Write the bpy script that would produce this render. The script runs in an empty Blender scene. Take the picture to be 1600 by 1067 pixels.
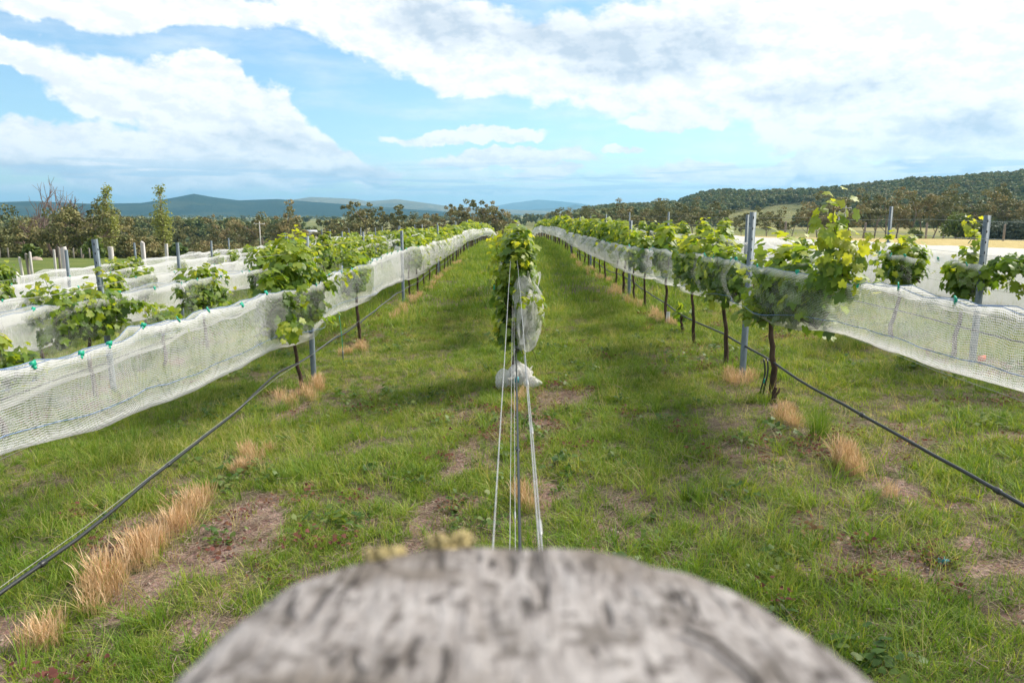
import bpy, math, random
import numpy as np
from mathutils import Vector, Matrix

sc = bpy.context.scene
C = sc.collection
R = math.radians

# ------------------------------------------------------------------ camera, sky, sun, exposure
CAM_Z = 1.9
cam_d = bpy.data.cameras.new("camera"); cam = bpy.data.objects.new("camera", cam_d); C.objects.link(cam)
cam.location = (0, 0, CAM_Z)
cam.rotation_euler = (R(90 - 9.71), 0, R(0.1))
cam_d.sensor_width = 36; cam_d.lens = 26.1
cam_d.clip_start = 0.02; cam_d.clip_end = 60000
cam_d.dof.use_dof = True; cam_d.dof.focus_distance = 8.0; cam_d.dof.aperture_fstop = 7.0
sc.camera = cam

SUN_AZ, SUN_EL = 62.0, 42.0          # azimuth clockwise from +Y (to the right of the view)
sun_d = bpy.data.lights.new("sun", 'SUN'); sun = bpy.data.objects.new("sun", sun_d); C.objects.link(sun)
sun_d.energy = 2.2; sun_d.angle = R(20.0); sun_d.color = (1.0, 0.92, 0.80)
sv = Vector((math.sin(R(SUN_AZ)) * math.cos(R(SUN_EL)), math.cos(R(SUN_AZ)) * math.cos(R(SUN_EL)), math.sin(R(SUN_EL))))
sun.rotation_euler = sv.to_track_quat('Z', 'Y').to_euler()

sc.view_settings.view_transform = 'Standard'; sc.view_settings.look = 'None'
sc.view_settings.gamma = 1; sc.view_settings.use_curve_mapping = False
sc.view_settings.exposure = 1.65

sc.render.engine = 'CYCLES'
cy = sc.cycles
cy.max_bounces = 6; cy.diffuse_bounces = 3; cy.glossy_bounces = 2; cy.transmission_bounces = 4
cy.transparent_max_bounces = 48; cy.volume_bounces = 0
cy.use_denoising = True
cy.caustics_reflective = False; cy.caustics_refractive = False
cy.sample_clamp_indirect = 6


class NT:
    """thin helper to wire node trees"""
    def __init__(s, nt):
        s.nt = nt; s.n = nt.nodes; s.l = nt.links
    def add(s, typ, ins=None, **props):
        nd = s.n.new(typ)
        for k, v in props.items(): setattr(nd, k, v)
        for k, v in (ins or {}).items(): s.set(nd, k, v)
        return nd
    def set(s, nd, k, v):
        sock = nd.inputs[k]
        if isinstance(v, bpy.types.NodeSocket): s.l.new(v, sock)
        elif isinstance(v, bpy.types.Node): s.l.new(v.outputs[0], sock)
        else: sock.default_value = v
    def m(s, op, a, b=0.0, c=None, clamp=False):
        nd = s.n.new('ShaderNodeMath'); nd.operation = op; nd.use_clamp = clamp
        s.set(nd, 0, a); s.set(nd, 1, b)
        if c is not None: s.set(nd, 2, c)
        return nd.outputs[0]
    def vm(s, op, a, b=None):
        nd = s.n.new('ShaderNodeVectorMath'); nd.operation = op
        s.set(nd, 0, a)
        if b is not None: s.set(nd, 1, b)
        return nd.outputs['Value'] if op in ('LENGTH', 'DOT_PRODUCT') else nd.outputs[0]
    def mix(s, f, a, b, blend='MIX'):
        nd = s.n.new('ShaderNodeMix'); nd.data_type = 'RGBA'; nd.blend_type = blend
        s.set(nd, 0, f)
        for k, v in ((6, a), (7, b)):
            s.set(nd, k, (v + (1,)) if isinstance(v, tuple) and len(v) == 3 else v)
        return nd.outputs[2]
    def noise(s, vec, scale, detail=4, rough=0.5, dim='3D', dist=0.0):
        nd = s.n.new('ShaderNodeTexNoise'); nd.noise_dimensions = dim
        if vec is not None: s.set(nd, 'Vector', vec)
        s.set(nd, 'Scale', scale); s.set(nd, 'Detail', detail); s.set(nd, 'Roughness', rough); s.set(nd, 'Distortion', dist)
        return nd.outputs[0]
    def rng(s, v, a, b, c=0.0, d=1.0, smooth=True):
        nd = s.n.new('ShaderNodeMapRange'); nd.interpolation_type = 'SMOOTHSTEP' if smooth else 'LINEAR'
        for k, q in enumerate((v, a, b, c, d)): s.set(nd, k, q)
        return nd.outputs[0]
    def ramp(s, f, stops):
        nd = s.n.new('ShaderNodeValToRGB'); e = nd.color_ramp.elements
        while len(e) < len(stops): e.new(0.5)
        for q, (p, c) in zip(e, stops): q.position = p; q.color = tuple(c) + (1,)
        s.set(nd, 0, f)
        return nd.outputs[0]


world = bpy.data.worlds.new("World"); sc.world = world; world.use_nodes = True
W = NT(world.node_tree); W.n.clear()
world.cycles.sampling_method = 'MANUAL'; world.cycles.sample_map_resolution = 512
wo = W.add('ShaderNodeOutputWorld')
sky = W.add('ShaderNodeTexSky', sky_type='NISHITA', sun_disc=False, sun_elevation=R(SUN_EL), sun_rotation=R(SUN_AZ),
            altitude=300, air_density=1.0, dust_density=0.6, ozone_density=2.0)
tc = W.add('ShaderNodeTexCoord'); D = tc.outputs['Generated']
sep = W.add('ShaderNodeSeparateXYZ', {0: D})
DEG = 57.29578
az = W.m('MULTIPLY', W.m('ARCTAN2', sep.outputs[0], sep.outputs[1]), DEG)
el = W.m('MULTIPLY', W.m('ARCSINE', sep.outputs[2]), DEG)
n_big = W.add('ShaderNodeTexNoise', {'Vector': D, 'Scale': 9.0, 'Detail': 8.0, 'Roughness': 0.58})
wv = W.vm('SUBTRACT', n_big.outputs[1], (0.5, 0.5, 0.5))
wv = W.vm('MULTIPLY', wv, (9.0, 4.6, 0))
pos = W.add('ShaderNodeCombineXYZ', {0: az, 1: el})
P = W.vm('ADD', pos, wv)


def blobs(lst, rot=0.0):
    acc = None
    for b in lst:
        a, e, sx, sy = b[:4]
        r = b[4] if len(b) > 4 else rot
        mp = W.add('ShaderNodeMapping', {0: P, 1: (a, e, 0), 2: (0, 0, R(r)), 3: (sx, sy, 1)}, vector_type='TEXTURE')
        v = W.m('SUBTRACT', 1.0, W.vm('LENGTH', mp.outputs[0]))
        v = W.m('MULTIPLY', v, b[5] if len(b) > 5 else 1.0)
        acc = v if acc is None else W.m('SMOOTH_MAX', acc, v, 0.25)
    return acc


cum = [(-26.4, 8.3, 5.5, 2.6, -12), (-22.0, 8.8, 3.6, 2.2), (-20.2, 9.3, 1.9, 1.5), (-18.2, 6.9, 2.6, 2.0, -25), (-21.4, 5.9, 7.2, 3.2, -12),
       (-15.7, 4.6, 2.8, 1.8, -25), (-12.8, 3.2, 2.6, 1.4, -20), (-29.7, 4.1, 9.0, 2.0), (-20.7, 2.9, 13.0, 1.6), (-31.3, 9.6, 7.0, 1.0, -14)]
deck = [(-28.0, 13.4, 14.0, 1.6), (-8.4, 12.9, 12.0, 3.3, -14), (0.0, 10.9, 10.3, 3.2, -10), (7.5, 11.1, 12.2, 4.0), (20.2, 10.9, 20.0, 4.8),
        (30.6, 9.3, 11.7, 8.0), (26.6, 5.7, 10.8, 2.3), (24.0, 3.0, 17.8, 1.2), (12.0, 6.9, 3.6, 0.9), (8.1, 4.8, 2.0, 0.4),
        (-3.3, 5.6, 6.1, 0.55), (-0.5, 4.2, 7.5, 0.7), (1.9, 3.1, 2.8, 0.6), (19.7, 6.8, 3.2, 1.2)]
# the rest of the sky goes on as broken cloud
rest = W.m('SUBTRACT', W.noise(W.vm('MULTIPLY', D, (1, 1, 2.2)), 3.0, 3, 0.55), 0.44)
rest = W.m('MULTIPLY', rest, 4.0)
outside = W.m('MAXIMUM', W.rng(W.m('ABSOLUTE', az), 36, 46), W.rng(el, 16, 20))
rest = W.m('MULTIPLY', rest, outside)
mass = W.m('MAXIMUM', blobs(cum), blobs(deck))
mass = W.m('SMOOTH_MAX', mass, W.m('SUBTRACT', rest, W.m('SUBTRACT', 1.0, outside)), 0.1)
n_fine = W.noise(W.vm('MULTIPLY', D, (1, 1, 1.8)), 26.0, 9, 0.62)
n_med = W.noise(W.vm('MULTIPLY', D, (1, 1, 1.6)), 7.0, 6, 0.55)
dens = W.m('ADD', mass, W.m('MULTIPLY', W.m('SUBTRACT', n_fine, 0.5), 0.75))
dens = W.m('ADD', dens, W.m('MULTIPLY', W.m('SUBTRACT', n_med, 0.5), 0.6))
mask = W.rng(dens, -0.03, 0.24)
# thin high veils so that the blue gaps are not empty
veil = W.noise(W.vm('MULTIPLY', D, (1, 1, 5.0)), 5.0, 7, 0.6)
veil = W.m('MULTIPLY', W.rng(veil, 0.42, 0.75), 0.45)
mask = W.m('MAXIMUM', mask, veil)
# low stratus bands above the horizon
lowv = W.noise(W.vm('MULTIPLY', D, (1, 1, 14.0)), 6.0, 6, 0.58)
lowband = W.m('MULTIPLY', W.rng(el, 5.0, 2.2), W.rng(lowv, 0.40, 0.58))
mask = W.m('MAXIMUM', mask, W.m('MULTIPLY', lowband, 0.8))
mask = W.m('MAXIMUM', mask, W.rng(el, 2.6, -0.5, 0.0, 0.7))
# grey parts of the clouds
dark = [(7.0, 12.0, 7.6, 2.6), (12.9, 12.0, 6.8, 2.1), (1.4, 13.0, 6.6, 2.3), (-5.7, 13.2, 6.6, 1.9), (31.0, 5.6, 5.2, 1.5), (27.5, 3.7, 3.8, 0.35),
        (-30.5, 2.7, 10.4, 0.8), (-14.2, 2.9, 9.4, 0.7), (-2.9, 2.1, 5.4, 0.22), (5.1, 2.5, 3.2, 0.22), (19.9, 2.3, 6.0, 0.35),
        (-9.7, 2.2, 6.6, 0.35), (29.8, 2.7, 4.7, 0.35), (9.3, 10.6, 5.0, 1.2), (22, 8.2, 7, 1.2, 0, .7), (-18.5, 4.6, 6, 1.2, 0, .7), (-26, 1.5, 9, .5)]
shade = blobs(dark)
n_sh = W.noise(W.vm('MULTIPLY', D, (1, 1, 3.0)), 11.0, 8, 0.6)
shade = W.m('ADD', W.m('MULTIPLY', shade, 0.9), W.m('MULTIPLY', W.m('SUBTRACT', n_sh, 0.5), 1.5))
shade = W.rng(shade, -0.20, 1.05)
# hollows between billows: density compared with density a little towards the sun
n_off = W.noise(W.vm('MULTIPLY', W.vm('ADD', D, (0.012, 0.0, 0.008)), (1, 1, 1.8)), 26.0, 9, 0.62)
bil = W.rng(W.m('SUBTRACT', n_off, n_fine), -0.10, 0.16)
sh2 = W.m('ADD', W.m('MULTIPLY', shade, 0.80), W.m('MULTIPLY', bil, 0.36), clamp=True)
ccol = W.mix(sh2, (0.395, 0.392, 0.388), (0.21, 0.24, 0.275))
# thin grey blue cloud bars low over the horizon
bars = W.noise(W.vm('MULTIPLY', D, (1, 1, 20.0)), 5.0, 5, 0.55)
bars = W.m('MULTIPLY', W.m('MULTIPLY', W.rng(bars, 0.50, 0.60), W.rng(el, 4.6, 2.6)), W.rng(el, 0.2, 1.2))
ccol = W.mix(W.m('MULTIPLY', bars, 0.8), ccol, (0.205, 0.262, 0.315))
mask = W.m('MAXIMUM', mask, W.m('MULTIPLY', bars, 0.85))
bg1 = W.add('ShaderNodeBackground', {0: W.mix(1.0, sky.outputs[0], (0.86, 0.99, 1.0), 'MULTIPLY'), 1: 0.060})
bg2 = W.add('ShaderNodeBackground', {0: ccol, 1: 1.0})
ms = W.add('ShaderNodeMixShader', {0: mask, 1: bg1.outputs[0], 2: bg2.outputs[0]})
W.l.new(ms.outputs[0], wo.inputs[0])

# ------------------------------------------------------------------ helpers
def prop(o, label=None, cat=None, group=None, kind=None):
    if label: o['label'] = label
    if cat: o['category'] = cat
    if group: o['group'] = group
    if kind: o['kind'] = kind
    return o


def npmesh(name, V, faces, mats, attrs=None, fmat=None, smooth=False):
    """faces: list of (n,k) int arrays"""
    V = np.asarray(V, np.float32).reshape(-1, 3)
    if isinstance(faces, np.ndarray): faces = [faces]
    faces = [np.asarray(f, np.int32) for f in faces if len(f)]
    me = bpy.data.meshes.new(name)
    me.vertices.add(len(V)); me.vertices.foreach_set('co', V.ravel())
    tot = np.concatenate([np.full(len(f), f.shape[1], np.int32) for f in faces])
    li = np.concatenate([f.ravel() for f in faces])
    me.loops.add(len(li)); me.loops.foreach_set('vertex_index', li)
    me.polygons.add(len(tot))
    st = np.zeros(len(tot), np.int32); st[1:] = np.cumsum(tot)[:-1]
    me.polygons.foreach_set('loop_start', st)
    try: me.polygons.foreach_set('loop_total', tot)
    except Exception: pass
    for m in (mats if isinstance(mats, (list, tuple)) else [mats]): me.materials.append(m)
    if fmat is not None: me.polygons.foreach_set('material_index', np.asarray(fmat, np.int32))
    if smooth: me.polygons.foreach_set('use_smooth', np.ones(len(tot), bool))
    for k, v in (attrs or {}).items():
        a = me.attributes.new(k, 'FLOAT', 'POINT'); a.data.foreach_set('value', np.asarray(v, np.float32).ravel())
    me.update(calc_edges=True)
    return me


def link(name, me, parent=None, loc=None, rz=None):
    o = bpy.data.objects.new(name, me); C.objects.link(o)
    if parent is not None: o.parent = parent
    if loc is not None: o.location = loc
    if rz is not None: o.rotation_euler = (0, 0, rz)
    return o


def empty(name, loc, rz=0.0):
    o = bpy.data.objects.new(name, None); C.objects.link(o); o.location = loc; o.rotation_euler = (0, 0, rz)
    o.empty_display_size = 0.1
    return o


class Geo:
    """collects pieces of one mesh"""
    def __init__(s): s.V = []; s.F = {}; s.n = 0; s.A = {}; s.M = {}
    def add(s, V, F, mat=0, **attrs):
        V = np.asarray(V, np.float32).reshape(-1, 3)
        for f in (F if isinstance(F, list) else [F]):
            f = np.asarray(f, np.int32)
            s.F.setdefault((f.shape[1]), []).append(f + s.n)
            s.M.setdefault((f.shape[1]), []).append(np.full(len(f), mat, np.int32))
        s.V.append(V); s.n += len(V)
        for k, v in attrs.items(): s.A.setdefault(k, []).append(np.broadcast_to(np.asarray(v, np.float32), (len(V),)))
        return s
    def mesh(s, name, mats, smooth=False):
        ks = sorted(s.F)
        return npmesh(name, np.concatenate(s.V), [np.concatenate(s.F[k]) for k in ks], mats,
                      {k: np.concatenate(v) for k, v in s.A.items()},
                      np.concatenate([np.concatenate(s.M[k]) for k in ks]), smooth)


def tube(path, rad, sides=6, cap=True):
    p = np.asarray(path, float); n = len(p)
    rad = np.broadcast_to(np.asarray(rad, float), (n,))
    t = np.gradient(p, axis=0); t /= np.linalg.norm(t, axis=1, keepdims=True) + 1e-9
    ref = np.array([0, 0, 1.0]) if abs(t[:, 2]).mean() < 0.8 else np.array([1.0, 0, 0])
    a = np.cross(t, ref); a /= np.linalg.norm(a, axis=1, keepdims=True) + 1e-9
    b = np.cross(t, a)
    th = np.arange(sides) / sides * 2 * math.pi
    V = p[:, None] + rad[:, None, None] * (np.cos(th)[None, :, None] * a[:, None] + np.sin(th)[None, :, None] * b[:, None])
    i = np.arange(n - 1)[:, None] * sides; j = np.arange(sides)[None]; k = (j + 1) % sides
    F = np.stack([i + j, i + k, i + sides + k, i + sides + j], -1).reshape(-1, 4)
    V = V.reshape(-1, 3)
    if cap:
        tri = [[0, q + 1, q] for q in range(1, sides - 1)] + [[(n - 1) * sides, (n - 1) * sides + q, (n - 1) * sides + q + 1] for q in range(1, sides - 1)]
        return V, [F, np.array(tri)]
    return V, [F]


def prism(poly, z0, z1):
    n = len(poly); V = [(x, y, z0) for x, y in poly] + [(x, y, z1) for x, y in poly]
    F = np.array([(i, (i + 1) % n, n + (i + 1) % n, n + i) for i in range(n)])
    return np.array(V, float), F


def box(x0, x1, y0, y1, z0, z1):
    V = np.array([(x, y, z) for z in (z0, z1) for x, y in ((x0, y0), (x1, y0), (x1, y1), (x0, y1))], float)
    F = np.array([(3, 2, 1, 0), (4, 5, 6, 7), (0, 1, 5, 4), (1, 2, 6, 5), (2, 3, 7, 6), (3, 0, 4, 7)])
    return V, F


_perm = np.random.RandomState(7).rand(256, 256)
def vnoise(x, y):
    x = np.asarray(x, float); y = np.asarray(y, float)
    xi = np.floor(x).astype(int); yi = np.floor(y).astype(int); fx = x - xi; fy = y - yi
    fx = fx * fx * (3 - 2 * fx); fy = fy * fy * (3 - 2 * fy)
    g = lambda a, b: _perm[a & 255, b & 255]
    return (g(xi, yi) * (1 - fx) + g(xi + 1, yi) * fx) * (1 - fy) + (g(xi, yi + 1) * (1 - fx) + g(xi + 1, yi + 1) * fx) * fy
def fbm(x, y, o=4):
    s = 0; a = 0.5; t = 0
    for k in range(o):
        s = s + a * vnoise(x * 2 ** k + 17.3 * k, y * 2 ** k + 5.1 * k); t += a; a *= 0.55
    return s / t
def sstep(a, b, x):
    t = np.clip((np.asarray(x, float) - a) / (b - a), 0, 1); return t * t * (3 - 2 * t)


ROW = 2.49
def gz(x, y):
    x = np.asarray(x, float); y = np.asarray(y, float)
    cross = 0.0575 * np.clip(x, -34, 9)
    cross = np.where(x > 9, 0.0575 * 9 - 0.020 * np.clip(x - 9, 0, 45), cross)
    dep = 8 - 3.4 * sstep(5, 60, x)
    t = np.maximum(y - 42, 0)
    z = cross - dep * (1 - np.exp(-(t / 110.0) ** 2))
    z = z + (fbm(x * 0.9, y * 0.9, 3) - 0.5) * 0.07 * sstep(0.5, 3, y) + (fbm(x * .08 + 9, y * .08, 2) - .5) * .25 * sstep(15, 40, y)
    return z
def gzf(x, y): return float(gz(np.array([x]), np.array([y]))[0])


def soil_mask(x, y):
    """bare earth: under the trellis lines and in worn patches"""
    k = np.round(x / ROW); dx = np.abs(x - k * ROW)
    inrow = 1 - sstep(0.12, 0.62, dx)
    n = fbm(x * 1.7 + 3, y * 1.1, 4); n2 = fbm(x * .55 + 40, y * .4 + 11, 3); n3 = fbm(x * 4 + 80, y * 4, 3)
    v = 0.20 * inrow + .95 * (n - .5) + 0.55 * (n2 - .5) + 1.0 * (n3 - .5)
    def patch(px, py, rx, ry, amp):
        return amp * np.exp(-(((x - px) / rx) ** 2 + ((y - py) / ry) ** 2))
    v = v + patch(-1.74, 4.5, .25, .5, .75) + patch(-.42, 5.6, .22, .7, .25) + patch(-.38, 4.3, .22, .4, .22) + patch(.5, 7.6, .35, .9, .45) + patch(1.85, 5.4, .45, .7, .5) \
        + patch(1.9, 3.9, .35, .35, .45) + patch(2.3, 7.6, .4, .8, .4) + patch(-.45, 7.5, .15, 2.2, .25)
    v = v - patch(-.05, 4.2, .22, .6, .5)
    fade = 1 - sstep(45, 75, y)
    return sstep(0.26, 0.54, v) * fade


# ------------------------------------------------------------------ materials
def mat(name):
    m = bpy.data.materials.new(name); m.use_nodes = True
    t = NT(m.node_tree); t.n.clear()
    t.out = t.add('ShaderNodeOutputMaterial')
    return m, t
def simple(name, col, rough=0.7, metal=0.0, var=0.25, scale=8.0, bump=0.0, spec=0.3, stretch=(1, 1, 1), col2=None):
    m, t = mat(name)
    co = t.add('ShaderNodeTexCoord').outputs['Object']
    v = t.vm('MULTIPLY', co, stretch)
    n = t.noise(v, scale, 5, 0.6)
    c2 = col2 or tuple(c * (1 - var) for c in col)
    rnd = t.add('ShaderNodeObjectInfo').outputs['Random']
    f = t.m('ADD', t.rng(n, .3, .7), t.m('MULTIPLY', t.m('SUBTRACT', rnd, .5), .4), clamp=True)
    b = t.add('ShaderNodeBsdfPrincipled', {'Base Color': t.mix(f, c2, col), 'Roughness': rough, 'Metallic': metal, 'Specular IOR Level': spec})
    if bump:
        bp = t.add('ShaderNodeBump', {'Height': n, 'Strength': bump, 'Distance': 0.02}); t.l.new(bp.outputs[0], b.inputs['Normal'])
    t.l.new(b.outputs[0], t.out.inputs[0])
    return m


M_steel = simple('galvanised_steel', (0.17, 0.215, 0.24), 0.55, 0.3, 0.35, 25, 0.05, 0.5, (1, 1, .25))
M_hole = simple('post_slot', (0.03, 0.035, 0.04), 0.8)
M_wire = simple('trellis_wire', (0.46, 0.46, 0.44), 0.45, 0.5, 0.3, 30)
M_tube = simple('black_poly_tube', (0.018, 0.022, 0.024), 0.42, 0, 0.3, 15, 0, 0.5)
M_bark = simple('vine_bark', (0.11, 0.075, 0.055), 0.95, 0, 0.6, 22, 0.8, 0.1, (1, 1, .2))
M_clip = simple('green_plastic', (0.02, 0.42, 0.26), 0.4)
M_cord = simple('blue_cord', (0.17, 0.27, 0.46), 0.7)
M_pale = simple('pale_timber', (0.66, 0.62, 0.58), 0.9, 0, 0.35, 6, 0.4, 0.1, (1, 1, .15))
M_dktim = simple('dark_timber', (0.33, 0.29, 0.265), 0.9, 0, 0.45, 8, 0.4, 0.1, (1, 1, .15))
M_guard = simple('white_plastic_guard', (0.75, 0.75, 0.72), 0.5)
M_teal = simple('teal_plastic', (0.05, 0.35, 0.42), 0.5)
M_orange = simple('orange_tag', (0.75, 0.16, 0.06), 0.6)
M_roof = simple('painted_roof', (0.70, 0.72, 0.74), 0.5)
M_shedwall = simple('shed_wall', (0.45, 0.42, 0.38), 0.8)
M_gumbark = simple('gum_bark', (0.36, 0.29, 0.24), 0.95, 0, 0.6, 1.5, 0, 0.1)
M_greybark = simple('bare_bark', (0.34, 0.24, 0.20), 0.95, 0, 0.4, 1.5, 0, 0.1)
M_rock = simple('sandstone_boulder', (0.42, 0.34, 0.28), 0.95, 0, 0.3, 4, 0.3, 0.1)
M_straw_twig = simple('dead_twig', (0.32, 0.25, 0.18), 0.95)
M_lichen = simple('lichen', (0.58, 0.48, 0.24), 1.0, 0, 0.4, 60, 0, 0.05)


def foliage_mat(name, stops, rnd_amt=0.3, trans=0.35, tcol=None, rough=0.55, spec=0.25, noise_scale=0.0, noise_amt=0.3):
    """stops run over the 'age' attribute shifted by per-object chance"""
    m, t = mat(name)
    age = t.add('ShaderNodeAttribute', attribute_name='age').outputs['Fac']
    rnd = t.add('ShaderNodeObjectInfo').outputs['Random']
    f = t.m('ADD', age, t.m('MULTIPLY', t.m('SUBTRACT', rnd, 0.5), rnd_amt))
    if noise_scale:
        g = t.add('ShaderNodeNewGeometry').outputs['Position']
        f = t.m('ADD', f, t.m('MULTIPLY', t.m('SUBTRACT', t.noise(g, noise_scale, 3, .6), .5), noise_amt))
    c = t.ramp(f, stops)
    b = t.add('ShaderNodeBsdfPrincipled', {'Base Color': c, 'Roughness': rough, 'Specular IOR Level': spec})
    tr = t.add('ShaderNodeBsdfTranslucent', {'Color': t.mix(1.0, c, tcol or (1.5, 1.45, 0.7), 'MULTIPLY')})
    mx = t.add('ShaderNodeMixShader', {0: trans, 1: b.outputs[0], 2: tr.outputs[0]})
    t.l.new(mx.outputs[0], t.out.inputs[0])
    return m


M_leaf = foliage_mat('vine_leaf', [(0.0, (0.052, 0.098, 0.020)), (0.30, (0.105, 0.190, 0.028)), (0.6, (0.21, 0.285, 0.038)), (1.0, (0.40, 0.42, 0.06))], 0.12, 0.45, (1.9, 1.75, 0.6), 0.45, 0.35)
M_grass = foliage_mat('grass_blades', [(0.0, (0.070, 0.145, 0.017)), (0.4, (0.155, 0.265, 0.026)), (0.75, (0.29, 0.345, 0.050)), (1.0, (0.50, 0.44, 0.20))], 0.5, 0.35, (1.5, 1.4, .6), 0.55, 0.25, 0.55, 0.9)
M_straw = foliage_mat('dry_grass', [(0.0, (0.36, 0.23, 0.11)), (0.5, (0.62, 0.43, 0.24)), (1.0, (0.80, 0.60, 0.40))], 0.4, 0.3, (1.1, 1.0, .8), 0.8, 0.1)
M_redweed = foliage_mat('red_weed', [(0.0, (0.10, 0.035, 0.03)), (0.5, (0.16, 0.06, 0.045)), (1.0, (0.20, 0.13, 0.05))], 0.5, 0.25, (1.3, 1.0, .8), 0.7, 0.15)
M_weed = foliage_mat('broad_weed', [(0.0, (0.05, 0.11, 0.02)), (0.5, (0.09, 0.16, 0.03)), (1.0, (0.17, 0.21, 0.05))], 0.5, 0.35, (1.5, 1.4, .6), 0.5, 0.3)
M_gum = foliage_mat('gum_leaves', [(0.0, (0.10, 0.12, 0.045)), (0.5, (0.19, 0.19, 0.07)), (1.0, (0.32, 0.255, 0.12))], 0.55, 0.15, (1.2, 1.1, .7), 0.6, 0.2)
M_gumhill = foliage_mat('hill_forest_leaves', [(0.0, (0.10, 0.145, 0.045)), (0.5, (0.165, 0.20, 0.064)), (1.0, (0.26, 0.235, 0.095))], 0.6, 0.12, (1.2, 1.1, .7), 0.6, 0.2)
M_poplar = foliage_mat('poplar_leaves', [(0.0, (0.20, 0.24, 0.05)), (0.5, (0.30, 0.33, 0.075)), (1.0, (0.38, 0.39, 0.16))], 0.3, 0.3, (1.3, 1.2, .6), 0.5, 0.3)
M_bush = foliage_mat('green_bush_leaves', [(0.0, (0.055, 0.10, 0.025)), (0.5, (0.12, 0.17, 0.032)), (1.0, (0.22, 0.25, 0.055))], 0.4, 0.2, (1.3, 1.2, .6), 0.5, 0.3)
M_grey = foliage_mat('grey_shrub_leaves', [(0.0, (0.04, 0.06, 0.04)), (0.5, (0.08, 0.105, 0.07)), (1.0, (0.13, 0.15, 0.10))], 0.4, 0.15, (1.1, 1.1, .9), 0.6, 0.2)

# net: a knitted bird net, threads crossing with real holes between them
def net_mat(name, pu=0.016, pv=0.013, wu=0.22, wv=0.40):
    m, t = mat(name)
    A = lambda n: t.add('ShaderNodeAttribute', attribute_name=n).outputs['Fac']
    u, v, d = A('nu'), A('nv'), A('dens')
    wob = t.noise(t.add('ShaderNodeCombineXYZ', {0: t.m('ADD', u, t.m('MULTIPLY', v, .8)), 1: t.m('MULTIPLY', v, 2.2)}).outputs[0], 2.2, 6, 0.65)
    dd = t.m('ADD', d, t.m('MULTIPLY', t.m('SUBTRACT', wob, .5), .60))
    fu = t.m('FRACT', t.m('MULTIPLY', u, 1 / pu)); fv = t.m('FRACT', t.m('MULTIPLY', t.m('ADD', v, t.m('MULTIPLY', wob, .006)), 1 / pv))
    a1 = t.m('LESS_THAN', fu, t.m('ADD', wu, t.m('MULTIPLY', dd, .45)))
    a2 = t.m('LESS_THAN', fv, t.m('ADD', wv, t.m('MULTIPLY', dd, .5)))
    al = t.m('MAXIMUM', a1, a2)
    b = t.add('ShaderNodeBsdfDiffuse', {0: (0.82, 0.815, 0.80, 1)})
    tr = t.add('ShaderNodeBsdfTranslucent', {0: (0.78, 0.775, 0.755, 1)})
    mx = t.add('ShaderNodeMixShader', {0: 0.5, 1: b.outputs[0], 2: tr.outputs[0]})
    tp = t.add('ShaderNodeBsdfTransparent')
    m2 = t.add('ShaderNodeMixShader', {0: al, 1: tp.outputs[0], 2: mx.outputs[0]})
    t.l.new(m2.outputs[0], t.out.inputs[0])
    return m
M_net = net_mat('bird_net', 0.011, 0.013, 0.045, 0.13)
M_netR = net_mat('bird_net_square', 0.014, 0.013, 0.09, 0.12)
M_netfine = net_mat('bird_net_fine', 0.010, 0.010, 0.06, 0.08)

# ground
M_ground, t = mat('vineyard_ground')
P3 = t.add('ShaderNodeNewGeometry').outputs['Position']
A = lambda n: t.add('ShaderNodeAttribute', attribute_name=n).outputs['Fac']
so, far, gold = A('soil'), A('far'), A('gold')
n1 = t.noise(P3, 3.0, 6, .65); n2 = t.noise(P3, 38.0, 4, .7); n3 = t.noise(P3, 0.45, 4, .6)
thatch = t.mix(t.rng(n2, .32, .68), (0.060, 0.050, 0.032), (0.23, 0.18, 0.13))
thatch = t.mix(t.m('MULTIPLY', t.rng(t.noise(P3, 14.0, 4, .6), .42, .62), .55), thatch, (0.085, 0.12, 0.028))
thatch = t.mix(t.m('MULTIPLY', t.rng(t.noise(P3, 120.0, 2, .6), .60, .70), .5), thatch, (0.34, 0.28, 0.20))
thatch = t.mix(t.m('MULTIPLY', t.rng(n1, .46, .68), .6), thatch, (0.17, 0.115, 0.09))
earth = t.mix(t.rng(n2, .3, .7), (0.14, 0.095, 0.078), (0.40, 0.29, 0.24))
earth = t.mix(t.m('MULTIPLY', t.rng(t.noise(P3, 130.0, 2, .6), .58, .68), .6), earth, (0.52, 0.42, 0.36))
earth = t.mix(t.m('MULTIPLY', t.rng(n1, .4, .7), .6), earth, (0.16, 0.085, 0.062))
vor = t.add('ShaderNodeTexVoronoi', {'Vector': P3, 'Scale': 90.0}).outputs['Color']
earth = t.mix(.25, earth, t.mix(.5, vor, (0.4, 0.3, 0.25)), 'SOFT_LIGHT')
sm = t.rng(t.m('ADD', so, t.m('MULTIPLY', t.m('SUBTRACT', t.noise(P3, 7.0, 5, .7), .5), .9)), .30, .62)
near = t.mix(sm, thatch, earth)
turf = t.mix(t.rng(t.noise(P3, .35, 6, .7), .35, .65), (0.085, 0.125, 0.028), (0.145, 0.17, 0.045))
pad = t.mix(t.rng(t.noise(t.vm('MULTIPLY', P3, (1, .35, 1)), 0.012, 4, .6), .4, .6), (0.15, 0.165, 0.05), (0.27, 0.24, 0.10))
pad = t.mix(t.rng(t.noise(t.vm('MULTIPLY', P3, (1, .3, 1)), 0.004, 4, .6), .45, .6), pad, (0.06, 0.08, 0.03))
pad = t.mix(gold, pad, t.mix(t.rng(t.noise(P3, 1.3, 5, .7), .35, .65), (0.36, 0.29, 0.11), (0.50, 0.40, 0.19)))
gcol = t.mix(t.rng(far, 0, .5), near, turf); gcol = t.mix(t.rng(far, .5, 1), gcol, pad)
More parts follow.
